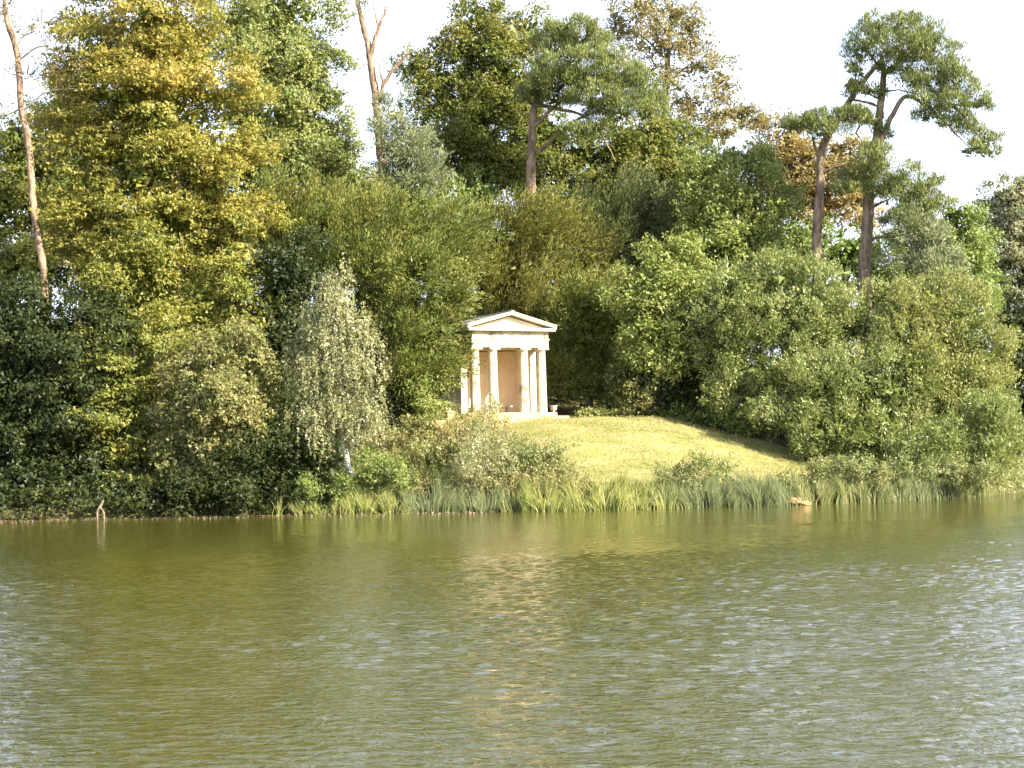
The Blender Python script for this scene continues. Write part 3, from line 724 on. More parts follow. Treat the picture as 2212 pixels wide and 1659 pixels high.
t, P, b = tree('scots_pine', 'right of the twin pines, wind shaped crown sweeping out to the right', 'tree', 113,
     [(1900, 58, 46, 22), (1950, 62, 60, 24), (1998, 75, 42, 24), (1880, 90, 50, 26), (1950, 100, 80, 28), (1850, 120, 26, 16), (1930, 140, 60, 20), (2010, 120, 60, 30), (2030, 160, 60, 30),
      (1990, 180, 60, 20), (2070, 190, 50, 26), (2050, 225, 60, 24), (2110, 225, 32, 20), (2000, 215, 40, 14), (2060, 262, 40, 16), (2100, 270, 40, 16), (2125, 305, 34, 16), (2095, 325, 30, 14), (2140, 330, 22, 10),
      (2010, 255, 40, 14), (1850, 155, 26, 14), (1845, 190, 30, 12), (1880, 195, 40, 10), (1860, 245, 24, 10),
      (1885, 325, 34, 14), (1880, 355, 55, 22), (1930, 380, 60, 26), (1850, 385, 34, 18), (1960, 420, 55, 24), (1905, 415, 40, 20), (1985, 405, 44, 22), (2000, 440, 50, 24), (1960, 490, 50, 26), (1840, 405, 30, 18), (1950, 465, 50, 26), (1990, 450, 34, 24)],
     'pine', 'pine', dens=.92, hole=.52, core=.12, trunk=[(1868, 620), (1872, 520), (1877, 420), (1886, 340), (1896, 280), (1903, 220), (1908, 170), (1905, 120)],
     tr=.44, tr1=.13, bark='bark_pine', limbs=0, bulge=.35, depth=.9)
for pts, r0, r1 in (([(1888, 350, 113), (1905, 300, 112.8), (1925, 255, 112.6), (1952, 210, 112.4), (1985, 218, 112), (2030, 255, 111.8), (2085, 310, 111.6)], .22, .04),
               ([(1890, 345, 113), (1905, 322, 113), (1925, 314, 113)], .09, .02), ([(1905, 170, 113), (1930, 150, 112.8), (1980, 160, 112.6), (2030, 175, 112.4)], .10, .03),
               ([(1905, 200, 113), (1940, 195, 112.6), (1990, 205, 112.2)], .07, .02), ([(1905, 150, 113), (1880, 120, 112.8), (1870, 100, 112.8)], .09, .03),
               ([(1878, 450, 113), (1898, 440, 112.6), (1925, 428, 112.4)], .13, .03), ([(1877, 525, 113), (1895, 512, 112.8), (1925, 512, 112.4), (1945, 500, 112.2)], .12, .03),
               ([(1905, 232, 113), (1880, 225, 113), (1850, 216, 112.8)], .08, .03), ([(1940, 360, 112.4), (1975, 350, 112.2), (2000, 345, 112)], .035, .008), ([(1948, 355, 112.4), (1965, 342, 112.2), (1982, 340, 112)], .03, .008),
               ([(1903, 215, 113), (1870, 200, 112.8), (1840, 190, 112.6)], .06, .02), ([(2000, 228, 112), (1985, 255, 111.8), (1975, 270, 111.8)], .05, .02)):
    extra_branch(t, b, pts, r0, r1)
tree('young_pine', 'slender feathery pine with red stem right of the twin pines', 'tree', 112,
     [(1985, 500, 50, 34), (2030, 530, 50, 36), (1960, 560, 40, 34), (2020, 590, 50, 34), (2060, 570, 30, 30), (1990, 630, 44, 26), (2050, 630, 40, 26)],
     'fpine', 'bluepine', dens=.9, hole=.46, trunk=[(2000, 700), (1996, 600), (1990, 530), (1978, 470)], tr=.14, tr1=.05, bark='bark_pine', limbs=3)

# ---- the right hand thicket
tree('broadleaf_tree', 'green tree sloping down to the right behind the slender pine', 'tree', 121,
     [(2060, 470, 50, 36), (2010, 520, 60, 50), (2090, 530, 50, 50), (2050, 590, 80, 60), (2120, 620, 50, 60), (1950, 600, 80, 60)],
     'broad', 'green', dens=.9, hole=.42, tr=.3, limbs=3)
tree('willow_tree', 'large rounded grey green willow above the right end of the lawn', 'tree', 110.5,
     [(1600, 620, 70, 45), (1680, 610, 80, 40), (1760, 630, 80, 45), (1570, 690, 70, 60), (1650, 700, 100, 60), (1750, 710, 100, 60), (1850, 690, 80, 50), (1580, 770, 60, 60), (1680, 790, 100, 60), (1790, 790, 100, 70), (1590, 850, 60, 40)],
     'willow', 'willow', dens=1.0, hole=.42, tr=.3, limbs=4, twigs=60, base_px=1690, base_Y=112, bulge=.4, depth=.7)
tree('alder_tree', 'dark green bushy tree at the lawn corner sweeping to the ground', 'tree', 107,
     [(1770, 840, 90, 60), (1860, 830, 100, 60), (1720, 900, 80, 50), (1820, 920, 100, 55), (1910, 900, 90, 60), (1880, 970, 90, 34), (1800, 965, 60, 30), (1950, 820, 70, 60)],
     'willow', 'willow', dens=1.0, hole=.44, tr=.2, limbs=3, base_px=1850, base_Y=107.5, bulge=.3, depth=.6)
tree('willow_tree', 'tall yellow green willow near the right edge of the wood', 'tree', 109,
     [(1940, 680, 70, 50), (2010, 650, 60, 50), (2080, 680, 60, 60), (1960, 750, 80, 60), (2040, 750, 80, 60), (2110, 760, 60, 60), (2000, 830, 80, 60), (2080, 840, 70, 60), (2130, 850, 44, 60), (2040, 910, 80, 60), (2110, 920, 50, 50)],
     'willow', 'pale', dens=.95, hole=.42, tr=.3, limbs=4, twigs=40, base_px=2040, base_Y=110)
tree('sallow_bush', 'silvery grey sallow bush spilling to the reeds at the far right', 'bush', 105,
     [(2010, 960, 60, 40), (2080, 960, 60, 44), (2140, 940, 50, 50), (2160, 880, 40, 50), (2120, 1000, 50, 28), (2180, 960, 30, 40), (1970, 990, 40, 26)],
     'willow', 'willow', dens=1.1, hole=.40, tr=.12, limbs=2, base_Y=106)
tree('far_tree', 'distant blue green tree at the right edge beyond the wood', 'tree', 165,
     [(2170, 430, 50, 30), (2210, 420, 40, 30), (2150, 490, 50, 44), (2200, 490, 50, 40), (2180, 560, 60, 50), (2230, 580, 50, 60), (2170, 640, 50, 50)],
     'broad', 'far', dens=.55, hole=.50, tr=.4, limbs=2, size=1.4)
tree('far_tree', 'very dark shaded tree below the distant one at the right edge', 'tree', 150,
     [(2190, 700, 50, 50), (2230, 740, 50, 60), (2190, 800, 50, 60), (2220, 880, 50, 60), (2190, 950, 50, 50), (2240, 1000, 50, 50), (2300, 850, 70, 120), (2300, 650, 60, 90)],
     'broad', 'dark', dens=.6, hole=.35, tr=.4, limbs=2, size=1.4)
# understorey between the trees
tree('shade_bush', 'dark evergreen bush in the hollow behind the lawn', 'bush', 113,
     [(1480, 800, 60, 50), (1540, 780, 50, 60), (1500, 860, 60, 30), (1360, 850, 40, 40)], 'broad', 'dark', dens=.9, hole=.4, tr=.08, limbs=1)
tree('hazel_bush', 'small ochre tinged bush behind the lawn under the maple', 'bush', 111.5,
     [(1375, 840, 28, 26), (1390, 870, 26, 18), (1360, 880, 24, 16)], 'small', 'ochre', dens=.9, hole=.4, tr=.05, limbs=1)
tree('laurel_bush', 'low sprawling evergreen bush along the shaded top edge of the lawn', 'bush', 110,
     [(1500, 900, 36, 16), (1550, 895, 40, 22), (1610, 905, 44, 26), (1660, 925, 40, 26), (1580, 880, 40, 20)], 'broad', 'green', dens=1.0, hole=.35, tr=.05, limbs=1, size=.75, bulge=.1)
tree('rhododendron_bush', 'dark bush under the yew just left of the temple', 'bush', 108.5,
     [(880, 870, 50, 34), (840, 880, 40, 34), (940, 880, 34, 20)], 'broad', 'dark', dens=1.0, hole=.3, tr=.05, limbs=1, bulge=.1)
tree('fig_bush', 'small bright yellow green bush above the low stone wall', 'bush', 106.5,
     [(925, 850, 22, 16), (940, 872, 30, 18), (905, 885, 26, 16), (950, 892, 26, 10)], 'broad', 'bright', dens=1.2, hole=.3, tr=.04, limbs=1, bulge=.1, size=.8, core=0)

# ---- near bank
tree('birch_sapling', 'slender grey green sapling in front of the temple columns', 'tree', 97.2,
     [(1052, 880, 9, 26), (1050, 925, 20, 30), (1055, 960, 40, 34), (1045, 1000, 62, 34), (1060, 1030, 62, 32), (1040, 1055, 50, 24)],
     'small', 'birch', dens=.8, hole=.55, size=.85, core=0, trunk=[(1050, 1075), (1052, 1000), (1050, 930), (1052, 860)], tr=.05, tr1=.01, bark='bark_pale', limbs=2, bulge=.3, twigs=24, twig_mat='bark_pale')
for nm, lab, Y, lb, st, mt in (
    ('bramble_bush', 'rounded bramble clump on the bank right of the sapling', 97.5, [(1150, 985, 46, 34), (1190, 1000, 36, 30), (1130, 1025, 40, 30), (1200, 1030, 40, 22)], 'small', 'bramble'),
    ('bramble_bush', 'tangled rusty bramble clump left of the sapling', 99.5, [(980, 965, 46, 30), (930, 985, 50, 34), (970, 1010, 50, 28)], 'small', 'bracken'),
    ('bracken_clump', 'golden bracken clump in front of the low stone wall', 103.6, [(900, 922, 34, 12), (938, 926, 30, 12), (860, 930, 40, 18), (1004, 928, 30, 12)], 'small', 'bracken'),
    ('bramble_bush', 'green leafy bramble clump at the foot of the birch', 97.5, [(800, 1020, 44, 34), (850, 1030, 44, 30), (790, 1050, 50, 22), (700, 1060, 60, 22)], 'small', 'green'),
    ('willowherb_bush', 'weedy seed headed clump at the bottom of the lawn behind the rushes', 96.6, [(1450, 1030, 30, 20), (1500, 1020, 36, 24), (1550, 1030, 30, 20), (1480, 1045, 50, 16)], 'small', 'bramble'),
    ('heather_bush', 'dry brown weeds on the right bank between lawn and reeds', 98.5, [(1840, 1010, 40, 20), (1790, 1030, 50, 22), (1880, 1020, 30, 18), (1740, 1045, 40, 16)], 'small', 'bramble'),
    ('weed_bush', 'greenish weeds on the right bank below the sallow bush', 101.5, [(1960, 1020, 50, 20), (2040, 1020, 50, 18), (2110, 1020, 40, 18)], 'small', 'bramble')):
    tree(nm, lab, 'bush', Y, lb, st, mt, dens=1.25, hole=.40, tr=.03, limbs=1, bulge=.2, twigs=16, twig_mat='bark_pale')

# ---------------------------------------------------------------- ground cover (nobody could count it)
def cover(name, label, cat, cnt, xr, dr, style, mat, size=1.0, zoff=.1, keep=None, **kw):
    st = dict(STY[style]); st.update(kw)
    x = rng.uniform(*xr, cnt); dd = rng.uniform(*dr, cnt); y = shore(x) + dd
    if keep is not None:
        k = keep(x, y, dd); x, y = x[k], y[k]
    z = ground_z(x, y) + zoff * rng.random(len(x))
    C = np.stack([x, y, z], 1)
    O = unit(np.stack([rng.normal(size=len(x)) * .6, -np.ones(len(x)) * .3, np.ones(len(x)) * .3], 1))
    A = unit(O * st['o'] + np.array([0, 0, 1.0]) * st['u'] + rand_unit(len(x)) * st['r'])
    T = np.clip(.5 + .35 * vnoise(C, .9) + rng.normal(0, .2, len(x)), 0, 1)
    V, F, T = leaf_geo(C, A, O, st, T, size)
    tot[0] += len(F) * 2
    o = np_obj(name, V, F, M[mat], attr=T)
    return tag(o, label, cat, kind='stuff')

cover('bracken', 'golden and green bracken covering the bank between birch and lawn', 'bracken', 5200, (-9.5, 4.2), (.8, 14.5), 'small', 'bracken', zoff=.9,
      keep=lambda x, y, d: (x < 0.6 + np.clip(4.0 - d * .42, -2.2, 4.0)) & (d < 13.8 - np.clip(-x - 6, 0, 5) * .3), len=.7, rad=.13, n=16, s=.085, w=.33, u=.8, o=.5)
cover('lawn_grass', 'mown blades and tufts of the sunny lawn', 'grass', 9000, (-4.6, 18.5), (1.2, 16.4), 'small', 'lawnblade', zoff=.02,
      keep=lambda x, y, d: d < 16.2 - np.clip(x - 9, 0, 20) * .62, len=.10, rad=.07, n=4, s=.040, w=.5, u=1.2, o=.2)
cover('ivy', 'low ivy and undergrowth along the foot of the wood', 'undergrowth', 2600, (4.0, 17.0), (16.0, 19.5), 'broad', 'pale', zoff=.25,
      keep=lambda x, y, d: d > 16.9 - np.clip(x - 9, 0, 20) * .55, len=.4, rad=.2, n=12, s=.09, u=.6)
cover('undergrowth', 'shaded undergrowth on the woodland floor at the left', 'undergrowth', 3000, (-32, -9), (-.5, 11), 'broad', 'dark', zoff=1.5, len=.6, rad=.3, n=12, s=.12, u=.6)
cover('bank_undergrowth', 'weeds and brambles at the foot of the trees on the right bank', 'undergrowth', 3000, (17, 40), (.3, 12), 'small', 'bramble', zoff=.5, len=.6, rad=.3, n=14, s=.1, u=.6, keep=lambda x, y, d: d > np.maximum(6.5 - (x - 17) * .5, .3))
cover('hillside_undergrowth', 'undergrowth on the wooded hill behind the temple', 'undergrowth', 5200, (-34, 34), (19, 60), 'broad', 'dark', zoff=1.2, len=1.0, rad=.5, n=12, s=.22, u=.6, keep=lambda x, y, d: ~((np.abs(x - .5) < 6.5) & (y < 119)))

def blades(name, label, n, xr, d0, d1, h0, h1, mat, wid=.022, bend=.35, lean=0.0):
    x = rng.uniform(*xr, n) + rng.normal(0, .55, n); f = rng.random(n)
    x = x + .22 * np.sin(x * 5.3) + .15 * np.sin(x * 11.7 + f * 3)
    y = shore(x) + d0 + (d1 - d0) * f
    z = np.maximum(ground_z(x, y), -.25) - .05
    h = rng.uniform(h0, h1, n) * (.72 + .22 * np.sin(x * 2.1) * np.sin(x * .63 + 1) + .12 * np.sin(x * 4.7 + y) + .22 * rng.random(n))
    # blades grow in tussocks
    ph = rng.uniform(0, 2 * math.pi, n); bd = h * bend * rng.random(n) ** 1.4
    tl = .30 * np.sin(x * 3.1 + 1.7 * np.sin(x * .9)) + .15 * np.sin(x * 8.3)   # whole tussocks lean together
    dx, dy = np.cos(ph) * bd * 1.25 + (lean + tl) * h, np.sin(ph) * bd
    wv = rng.uniform(0, math.pi, n); wx, wy = np.cos(wv) * wid, np.sin(wv) * wid * .5
    lv = []
    for t, wk in ((0, 1), (.4, 1.0), (.75, .75), (1.0, .08)):
        cx = x + dx * t ** 2; cy_ = y + dy * t ** 2; cz = z + h * (t - .25 * (bd / h) * t ** 3)
        lv.append(np.stack([cx - wx * wk, cy_ - wy * wk, cz], 1)); lv.append(np.stack([cx + wx * wk, cy_ + wy * wk, cz], 1))
    V = np.stack(lv, 1).reshape(-1, 3)
    b = (np.arange(n) * 8)[:, None]
    F = np.concatenate([b + np.array([0, 1, 3, 2]), b + np.array([2, 3, 5, 4]), b + np.array([4, 5, 7, 6])], 1).reshape(-1, 4)
    T = np.repeat(np.clip(rng.random(n) * .8 + .2 * rng.random(n) ** 4, 0, 1), 3)
    tot[0] += len(F) * 2
    return tag(np_obj(name, V, F, M[mat], attr=T), label, 'reeds', kind='stuff')

def xw(px, Y=95): return float(at(px, 1080, Y)[0])
blades('sedge', 'bright yellow green sedge fringe left of the sapling', 3400, (xw(622), xw(862)), -.9, 1.2, .8, 1.35, 'sedge', wid=.020, bend=.5)
blades('reeds', 'blue green shaded reeds below the sapling', 3600, (xw(850), xw(1120)), -.7, 1.5, .8, 1.4, 'rush', wid=.014, bend=.35)
blades('sedge', 'light sedge fringe along the foot of the lawn', 4400, (xw(1105), xw(1450)), -.9, 1.2, .8, 1.4, 'sedge', wid=.020, bend=.45)
blades('rushes', 'dense grey green rushes at the bottom of the lawn', 4200, (xw(1425), xw(1690, 96)), -.8, 1.6, .95, 1.5, 'rush', wid=.014, bend=.4)
blades('bank_grass', 'rusty and green grasses on the bank right of the sandy rock', 3800, (xw(1735, 97), xw(1930, 99)), -.4, 2.6, .8, 1.5, 'mixed', wid=.02, bend=.45)
blades('reeds', 'grey green reeds on the right bank', 3400, (xw(1880, 98), xw(2080, 101)), -.4, 2.2, .8, 1.35, 'rush', wid=.015, bend=.35)
blades('bank_grass', 'green and straw coloured grasses at the far right shore', 3000, (xw(2050, 101), xw(2180, 106)), -.3, 2.0, .6, 1.15, 'mixed', wid=.017, bend=.4)
blades('grass_verge', 'uncut pale grass at the lower edge of the lawn', 3000, (xw(1230), xw(1760)), 1.2, 3.4, .15, .45, 'mixed', wid=.02, bend=.5)

# drifted leaves on the water
n = 1500
x = rng.uniform(-29, -1.0, n); y = shore(x) - .4 - rng.random(n) ** 1.2 * 4.5
s = rng.uniform(.018, .06, n)[:, None]
ang = rng.uniform(0, 6.28, n)
u = np.stack([np.cos(ang), np.sin(ang), rng.uniform(-.1, .5, n)], 1) * s
v = np.stack([-np.sin(ang), np.cos(ang), rng.uniform(-.1, .5, n)], 1) * s * .7
C = np.stack([x, y, np.full(n, .03)], 1)
V = np.stack([C - u, C + v, C + u, C - v], 1).reshape(-1, 3)
tag(np_obj('floating_leaves', V, np.arange(4 * n).reshape(-1, 4), M['dry'], attr=rng.random(n)), 'fallen leaves drifted on the water along the left shore', 'leaves', kind='stuff')

# ================================================================= temple
TH = R(27)
tp = at(1106, 891, 109.5)
FLOOR = tp[2]
temple = empty('garden_temple', tuple(tp), TH, 'small cream stone Doric temple with four columns and a pediment', 'temple')
HW, COLS = 2.55, (-2.22, -1.03, 1.03, 2.22)
CY = .36                                       # column line behind the front plane
D0, D1, D2 = 0.0, 2.05, 4.6                    # front, antae, back
ZC, ZA, ZF, ZK = 3.87, 4.32, 4.84, 5.01        # top of capitals, architrave, frieze, cornice
st, stc, stw = M['stone'], M['stone_clean'], M['stone_warm']
# steps of slabs
def step(x0, x1, y0, y1, z0, z1, n, mat, seed):
    e = bpy.data.objects.new('step', None); link(e, temple)
    random.seed(seed)
    cuts = [x0] + sorted(x0 + (x1 - x0) * (i + random.uniform(-.18, .18)) / n for i in range(1, n)) + [x1]
    core = box('bedding', x0 + .04, x1 - .04, y0 + .05, y1, z0 - .3, z1 - .03, mat, e)
    for i in range(n):
        block('step_slab', cuts[i] + .012, cuts[i + 1] - .012, y0 + random.uniform(-.015, .015), y0 + .62, z0, z1 + random.uniform(-.012, .0), mat, e)
step(-2.95, 2.95, -.20, 4.9, -.22, 0, 6, M['stone_gold'], 1)
step(-3.4, 3.55, -.62, 5.0, -.44, -.225, 7, M['stone_gold'], 2)
step(-4.0, 5.0, -1.0, 5.1, -.64, -.445, 12, M['sandstone'], 3)
box('floor', -2.85, 2.85, .43, 4.8, -.1, -.012, st, temple)
# fluted columns
def shaft():
    n, seg, H = 20, 3, ZC - .26
    V, F = [], []
    rings = [0, .25, .5, .75, 1.0]
    m = n * seg
    for t in rings:
        r = .315 - .06 * t - .012 * t * (t - 1) * -1
        for k in range(m):
            q = 2 * math.pi * k / m
            f = 1.0 if k % seg == 0 else .925
            V.append((r * f * math.cos(q), r * f * math.sin(q), H * t))
    for i in range(len(rings) - 1):
        for k in range(m):
            F.append((i * m + k, i * m + (k + 1) % m, (i + 1) * m + (k + 1) % m, (i + 1) * m + k))
    me = bpy.data.meshes.new('shaft'); me.from_pydata(V, [], F); me.update(); me.materials.append(st); return me
def lathe_me(name, prof, mat, n=24, cap=True):
    V, F = [], []
    for r, z in prof:
        for k in range(n):
            q = 2 * math.pi * k / n; V.append((r * math.cos(q), r * math.sin(q), z))
    for i in range(len(prof) - 1):
        for k in range(n):
            F.append((i * n + k, i * n + (k + 1) % n, (i + 1) * n + (k + 1) % n, (i + 1) * n + k))
    if cap: F.append(tuple(reversed(range(n)))); F.append(tuple(range((len(prof) - 1) * n, len(prof) * n)))
    me = bpy.data.meshes.new(name); me.from_pydata(V, [], F); me.update(); me.materials.append(mat)
    for p in me.polygons: p.use_smooth = len(p.vertices) == 4
    return me
sh_me = shaft()
ec_me = lathe_me('echinus', [(.255, ZC - .26), (.27, ZC - .25), (.275, ZC - .225), (.30, ZC - .19), (.335, ZC - .15), (.35, ZC - .125)], st)
for cx in COLS:
    e = bpy.data.objects.new('column', None); e.location = (cx, CY, 0); link(e, temple)
    link(bpy.data.objects.new('shaft', sh_me), e)
    link(bpy.data.objects.new('echinus', ec_me), e)
    box('abacus', -.355, .355, -.355, .355, ZC - .123, ZC, st, e)
# entablature (a ring of beams)
def ring(name, o, z0, z1, mat, th=.5, back=D2):
    return boxes(name, [(-HW - o, HW + o, -o, th, z0, z1), (-HW - o, -HW + th, th + .001, back, z0, z1), (HW - th, HW + o, th + .001, back, z0, z1)], mat, temple)
ring('architrave', 0.0, ZC + .002, ZA, st)
ring('taenia', .05, ZA + .001, ZA + .06, stc)
ring('frieze', -.03, ZA + .061, ZF, st)
ntri = 8
tw = .27
def triglyph(parent, horizontal, pos):
    Vb = []
    for k in (-1, 0, 1):
        c = pos + k * .09
        if horizontal: Vb.append((c - .034, c + .034, -.012, .045, ZA + .062, ZF - .05))
        else: Vb.append((-HW - .012, -HW + .045, c - .034, c + .034, ZA + .062, ZF - .05))
    if horizontal:
        Vb.append((pos - .135, pos + .135, -.02, .045, ZF - .049, ZF - .002)); Vb.append((pos - .12, pos + .12, -.045, -.001, ZA - .035, ZA))
    else:
        Vb.append((-HW - .02, -HW + .045, pos - .135, pos + .135, ZF - .049, ZF - .002)); Vb.append((-HW - .045, -HW - .001, pos - .12, pos + .12, ZA - .035, ZA))
    boxes('triglyph', Vb, st, parent)
for i in range(ntri):
    triglyph(temple, True, -HW + .14 + i * (2 * HW - .28) / (ntri - 1))
for i in range(7):
    triglyph(temple, False, .62 + i * .67)
# cornice
OH = .33
boxes('cornice', [(-HW - OH, HW + OH, -OH, .6, ZF + .001, ZF + .10), (-HW - OH - .04, HW + OH + .04, -OH - .04, .6, ZF + .101, ZK),
                  (-HW - OH, -HW + .5, .601, D2 + .2, ZF + .001, ZF + .10), (-HW - OH - .04, -HW + .5, .601, D2 + .2, ZF + .101, ZK),
                  (HW - .5, HW + OH, .601, D2 + .2, ZF + .001, ZF + .10), (HW - .5, HW + OH + .04, .601, D2 + .2, ZF + .101, ZK)], stc, temple)
for i in range(9):   # little blocks under the cornice
    c = -HW + .14 + i * (2 * HW - .28) / 8
# pediment
PX, PH = HW + OH + .08, .80
sl = PH / PX
py_obj('tympanum', [(-HW - .05, .12, ZK), (HW + .05, .12, ZK), (0, .12, ZK + (HW + .05) * sl), (-HW - .05, .4, ZK), (HW + .05, .4, ZK), (0, .4, ZK + (HW + .05) * sl)],
       [(0, 1, 2), (5, 4, 3), (0, 3, 4, 1), (1, 4, 5, 2), (2, 5, 3, 0)], stc, temple)
def rake(name, s, y0, y1, lo, hi, mat, parent, x_in=0.0):
    """a raking member; lo/hi are heights above the sloping line"""
    V = []
    for y in (y0, y1):
        for x, h in ((PX, lo), (PX, hi), (x_in, hi), (x_in, lo)):
            V.append((s * x, y, ZK + PH - sl * x + h + (0 if x > 0 else 0)))
    F = [(0, 1, 2, 3), (7, 6, 5, 4), (0, 4, 5, 1), (1, 5, 6, 2), (2, 6, 7, 3), (3, 7, 4, 0)]
    if s > 0: F = [tuple(reversed(f)) for f in F]
    return py_obj(name, V, F, mat, parent)
for s in (-1, 1):
    e = bpy.data.objects.new('raking_cornice', None); link(e, temple)
    rake('corona', s, -OH, .5, .0, .10, stc, e)
    rake('moulding', s, -OH - .05, .5, .101, .19, stc, e)
# roof: two slopes of stone slabs laid in strips
for s in (-1, 1):
    e = bpy.data.objects.new('roof_slope', None); link(e, temple)
    rake('boarding', s, .501, D2 + .25, .05, .12, M['roofstone'], e)
    nr, ncol = 5, 7
    for j in range(ncol):
        ya = .51 + j * (D2 - .27) / ncol; yb = .51 + (j + 1) * (D2 - .27) / ncol
        for i in range(nr):
            xa = PX * i / nr; xb = PX * (i + 1) / nr + .03
            h = .125
            V = []
            for y in (ya + .012, yb - .012):
                for x, hh in ((xb, h + .035), (xb, h + .075), (xa + .01, h + .045), (xa + .01, h)):
                    V.append((s * x, y, ZK + PH - sl * x + hh))
            F = [(0, 1, 2, 3), (7, 6, 5, 4), (0, 4, 5, 1), (1, 5, 6, 2), (2, 6, 7, 3), (3, 7, 4, 0)]
            if s > 0: F = [tuple(reversed(f)) for f in F]
            py_obj('roof_slab', V, F, M['roofstone'], e)
box('ridge', -.10, .10, -OH - .03, D2 + .3, ZK + PH + .17, ZK + PH + .24, M['roofstone'], temple)
# walls of coursed ashlar
def ashlar(x0, x1, y0, y1, z0, z1, along, mat, course=.43, L_=.85, name='wall'):
    e = bpy.data.objects.new(name, None); link(e, temple)
    k = .02
    if along == 'x': box('core', x0, x1, y0 + k, y1 - k, z0, z1, mat, e)
    else: box('core', x0 + k, x1 - k, y0, y1, z0, z1, mat, e)
    nc = max(1, round((z1 - z0) / course)); ch = (z1 - z0) / nc
    a0, a1 = (x0, x1) if along == 'x' else (y0, y1)
    nl = max(1, round((a1 - a0) / L_)); bl = (a1 - a0) / nl
    for c in range(nc):
        cuts = [a0] + [a0 + bl * (i + (.5 if c % 2 else 0)) for i in range(0 if c % 2 else 1, nl)] + [a1]
        for i in range(len(cuts) - 1):
            a, b_ = cuts[i] + .006, cuts[i + 1] - .006
            za, zb = z0 + c * ch + .006, z0 + (c + 1) * ch - .006
            jt = random.uniform(0, .006)
            if along == 'x': block('stone_block', a, b_, y0 - jt, y1 + jt, za, zb, mat, e)
            else: block('stone_block', x0 - jt, x1 + jt, a, b_, za, zb, mat, e)
ashlar(-HW + .06, -HW + .36, D1, D2 - .302, 0, ZC - .005, 'y', stw)
ashlar(HW - .36, HW - .06, D1, D2 - .302, 0, ZC - .005, 'y', stw)
ashlar(-HW + .06, HW - .06, D2 - .30, D2, 0, ZC - .005, 'x', stw)
for s in (-1, 1):
    x0, x1 = sorted((s * (HW - .02), s * (HW - .42)))
    e = bpy.data.objects.new('pilaster', None); link(e, temple)
    box('pilaster_shaft', x0, x1, D1 - .42, D1 - .002, 0, ZC - .12, stc, e)
    box('pilaster_cap', x0 - .04, x1 + .04, D1 - .46, D1 + .03, ZC - .119, ZC - .002, stc, e)
# curved niche wall inside
VV, FF = [], []
nn_ = 14
for i in range(nn_ + 1):
    q = math.pi * i / nn_
    for z in (0, ZC - .01):
        VV.append((-1.45 * math.cos(q), D2 - .95 + .62 * math.sin(q), z)); 
for i in range(nn_):
    FF.append((2 * i, 2 * i + 2, 2 * i + 3, 2 * i + 1))
py_obj('niche', VV, FF, stw, temple, smooth=True)
box('ceiling', -HW + .1, HW - .1, .1, D2 - .05, ZC + .06, ZC + .12, stc, temple)
# returns either side of the niche
boxes('niche_wall', [(-HW + .36, -1.44, D2 - .97, D2 - .305, 0, ZC - .01), (1.44, HW - .36, D2 - .97, D2 - .305, 0, ZC - .01)], stw, temple)

def t_world(x, y, z):
    c, s_ = math.cos(TH), math.sin(TH)
    return (tp[0] + x * c - y * s_, tp[1] + x * s_ + y * c, FLOOR + z)
# benches
e = empty('stone_bench', t_world(.35, 2.9, -.012), TH, 'stone bench inside the temple between the middle columns', 'bench', 'stone benches in the temple')
box('seat', -1.05, 1.05, -.24, .24, .42, .50, st, e)
for sx in (-.85, .75): box('leg', sx, sx + .12, -.18, .18, 0, .419, M['urnstone'], e)
e = empty('stone_bench', t_world(-1.72, 2.6, -.012), TH, 'small stone bench behind the leftmost column of the temple', 'bench', 'stone benches in the temple')
box('seat', -.36, .36, -.22, .22, .40, .50, stc, e)
for sx in (-.28, .16): box('leg', sx, sx + .12, -.16, .16, 0, .399, M['urnstone'], e)

# urn beside the temple
ux = at(1196, 893, 111.6)
uz = float(ground_z(ux[0], ux[1]))
e = empty('garden_urn', (ux[0], ux[1], uz), 0, 'weathered grey stone urn beside the right hand column', 'urn')
hu = max(.25, ux[2] - uz)
link(bpy.data.objects.new('pedestal', lathe_me('pedestal', [(.20, -.1), (.20, hu * .6), (.16, hu * .62), (.15, hu * .98)], M['urnstone'], 8)), e)
link(bpy.data.objects.new('bowl', lathe_me('bowl', [(.13, hu), (.07, hu + .06), (.07, hu + .10), (.15, hu + .16), (.21, hu + .26), (.20, hu + .36), (.25, hu + .42), (.25, hu + .45), (.17, hu + .45)], M['urnstone'], 20)), e)

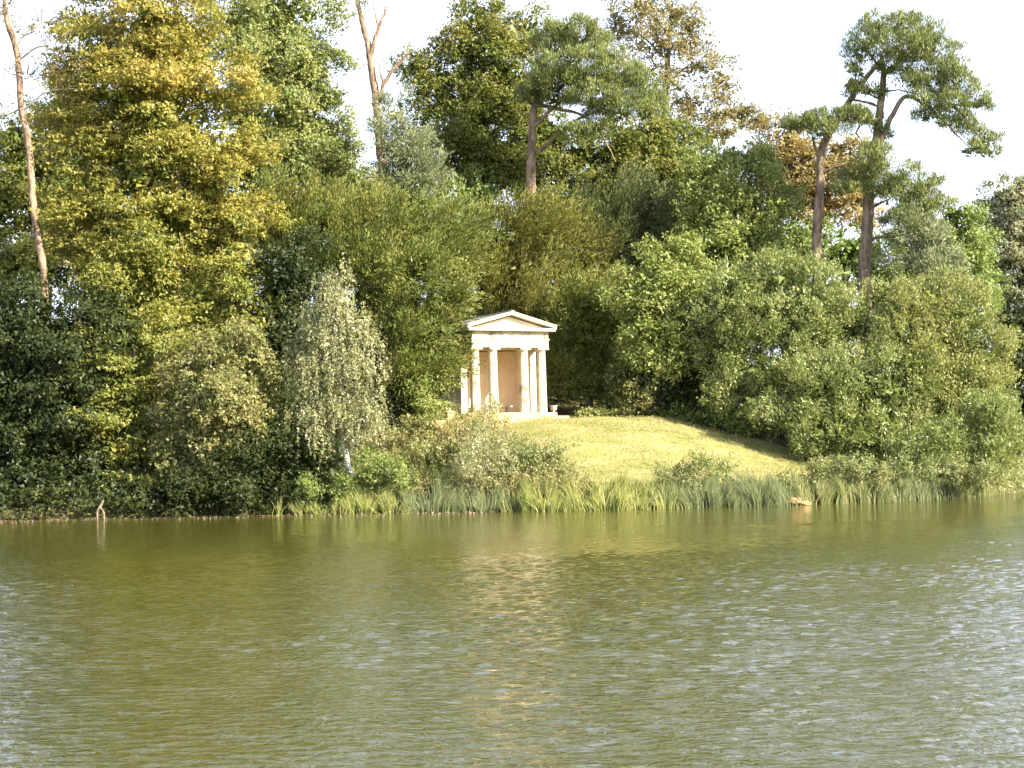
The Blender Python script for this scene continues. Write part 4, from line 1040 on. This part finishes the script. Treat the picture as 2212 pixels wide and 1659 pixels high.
# low wall with a capped pier left of the temple
p0 = at(972, 905, 105.2); gz = float(ground_z(p0[0], p0[1]))
zt = at(972, 886, 105.2)[2]
e = empty('garden_wall', (p0[0], p0[1], gz), R(20), 'low sandstone garden wall ending in a capped pier left of the temple', 'wall')
H = max(.6, zt - gz)
nc = max(2, round((H - .16) / .2))
for c in range(nc):
    z0_ = -.1 + (H - .06) * c / nc; z1_ = -.1 + (H - .06) * (c + 1) / nc - .012
    block('pier_stone', -.19, .19, -.19, .19, z0_, z1_, M['sandstone'], e)
py_obj('pier_cap', [(-.25, -.25, H - .155), (.25, -.25, H - .155), (.25, .25, H - .155), (-.25, .25, H - .155), (-.25, -.25, H - .09), (.25, -.25, H - .09), (.25, .25, H - .09), (-.25, .25, H - .09), (0, 0, H + .04)],
       [(0, 3, 2, 1), (0, 1, 5, 4), (1, 2, 6, 5), (2, 3, 7, 6), (3, 0, 4, 7), (4, 5, 8), (5, 6, 8), (6, 7, 8), (7, 4, 8)], M['sandstone'], e)
for c in range(max(1, nc - 2)):
    for k in range(3):
        z0_ = -.1 + (H - .06) * c / nc; z1_ = -.1 + (H - .06) * (c + 1) / nc - .012
        block('wall_stone', -.20 - .42 * (k + 1), -.20 - .42 * k - .012, -.12, .12, z0_, z1_, M['sandstone'], e)

# sandy rock in the bank
def rock(name, label, px, py, Y, sx, sy, sz, mat, seed):
    rr = np.random.default_rng(seed)
    c = at(px, py, Y); n1, n2 = 10, 16
    V = []
    for i in range(n1 + 1):
        a_ = math.pi * i / n1
        for k in range(n2):
            q = 2 * math.pi * k / n2
            r = 1 + .16 * math.sin(3 * q + a_ * 2) + .10 * rr.normal() * .6
            V.append((sx * r * math.sin(a_) * math.cos(q), sy * r * math.sin(a_) * math.sin(q), sz * r * math.cos(a_)))
    F = [(i * n2 + k, (i + 1) * n2 + k, (i + 1) * n2 + (k + 1) % n2, i * n2 + (k + 1) % n2) for i in range(n1) for k in range(n2)]
    o = py_obj(name, V, F, mat, smooth=False); o.location = c
    return tag(o, label, 'rock', 'orange rocks at the water edge')
rock('sandstone_rock', 'orange sandy rock at the water edge between the rushes', 1716, 1083, 95.6, .46, .42, .20, M['sandstone'], 3)
rock('sandstone_rock', 'small low orange rock just right of the larger sandy rock', 1738, 1088, 95.5, .30, .35, .14, M['sandstone'], 5)

# forked dead stump in the water at the left
pb = at(216, 1124, 95.0); pb[2] = 0
e = empty('dead_stump', tuple(pb), 0, 'pale forked dead branch standing in the water under the dark trees', 'stump')
def stp(*pts): return smooth_path([np.array(p, float) for p in pts], 4)
tube('fork_leg', stp((-.12, 0, -.3), (-.14, 0, .35), (-.02, 0, .62)), .05, .06, M['deadwood'], e, (0, 0, 0))
tube('fork_leg', stp((.20, 0, -.3), (.20, 0, .30), (.02, 0, .62)), .045, .055, M['deadwood'], e, (0, 0, 0))
tube('stem', stp((-.02, 0, .60), (.10, 0, .80), (.18, 0, .98)), .075, .05, M['deadwood'], e, (0, 0, 0))
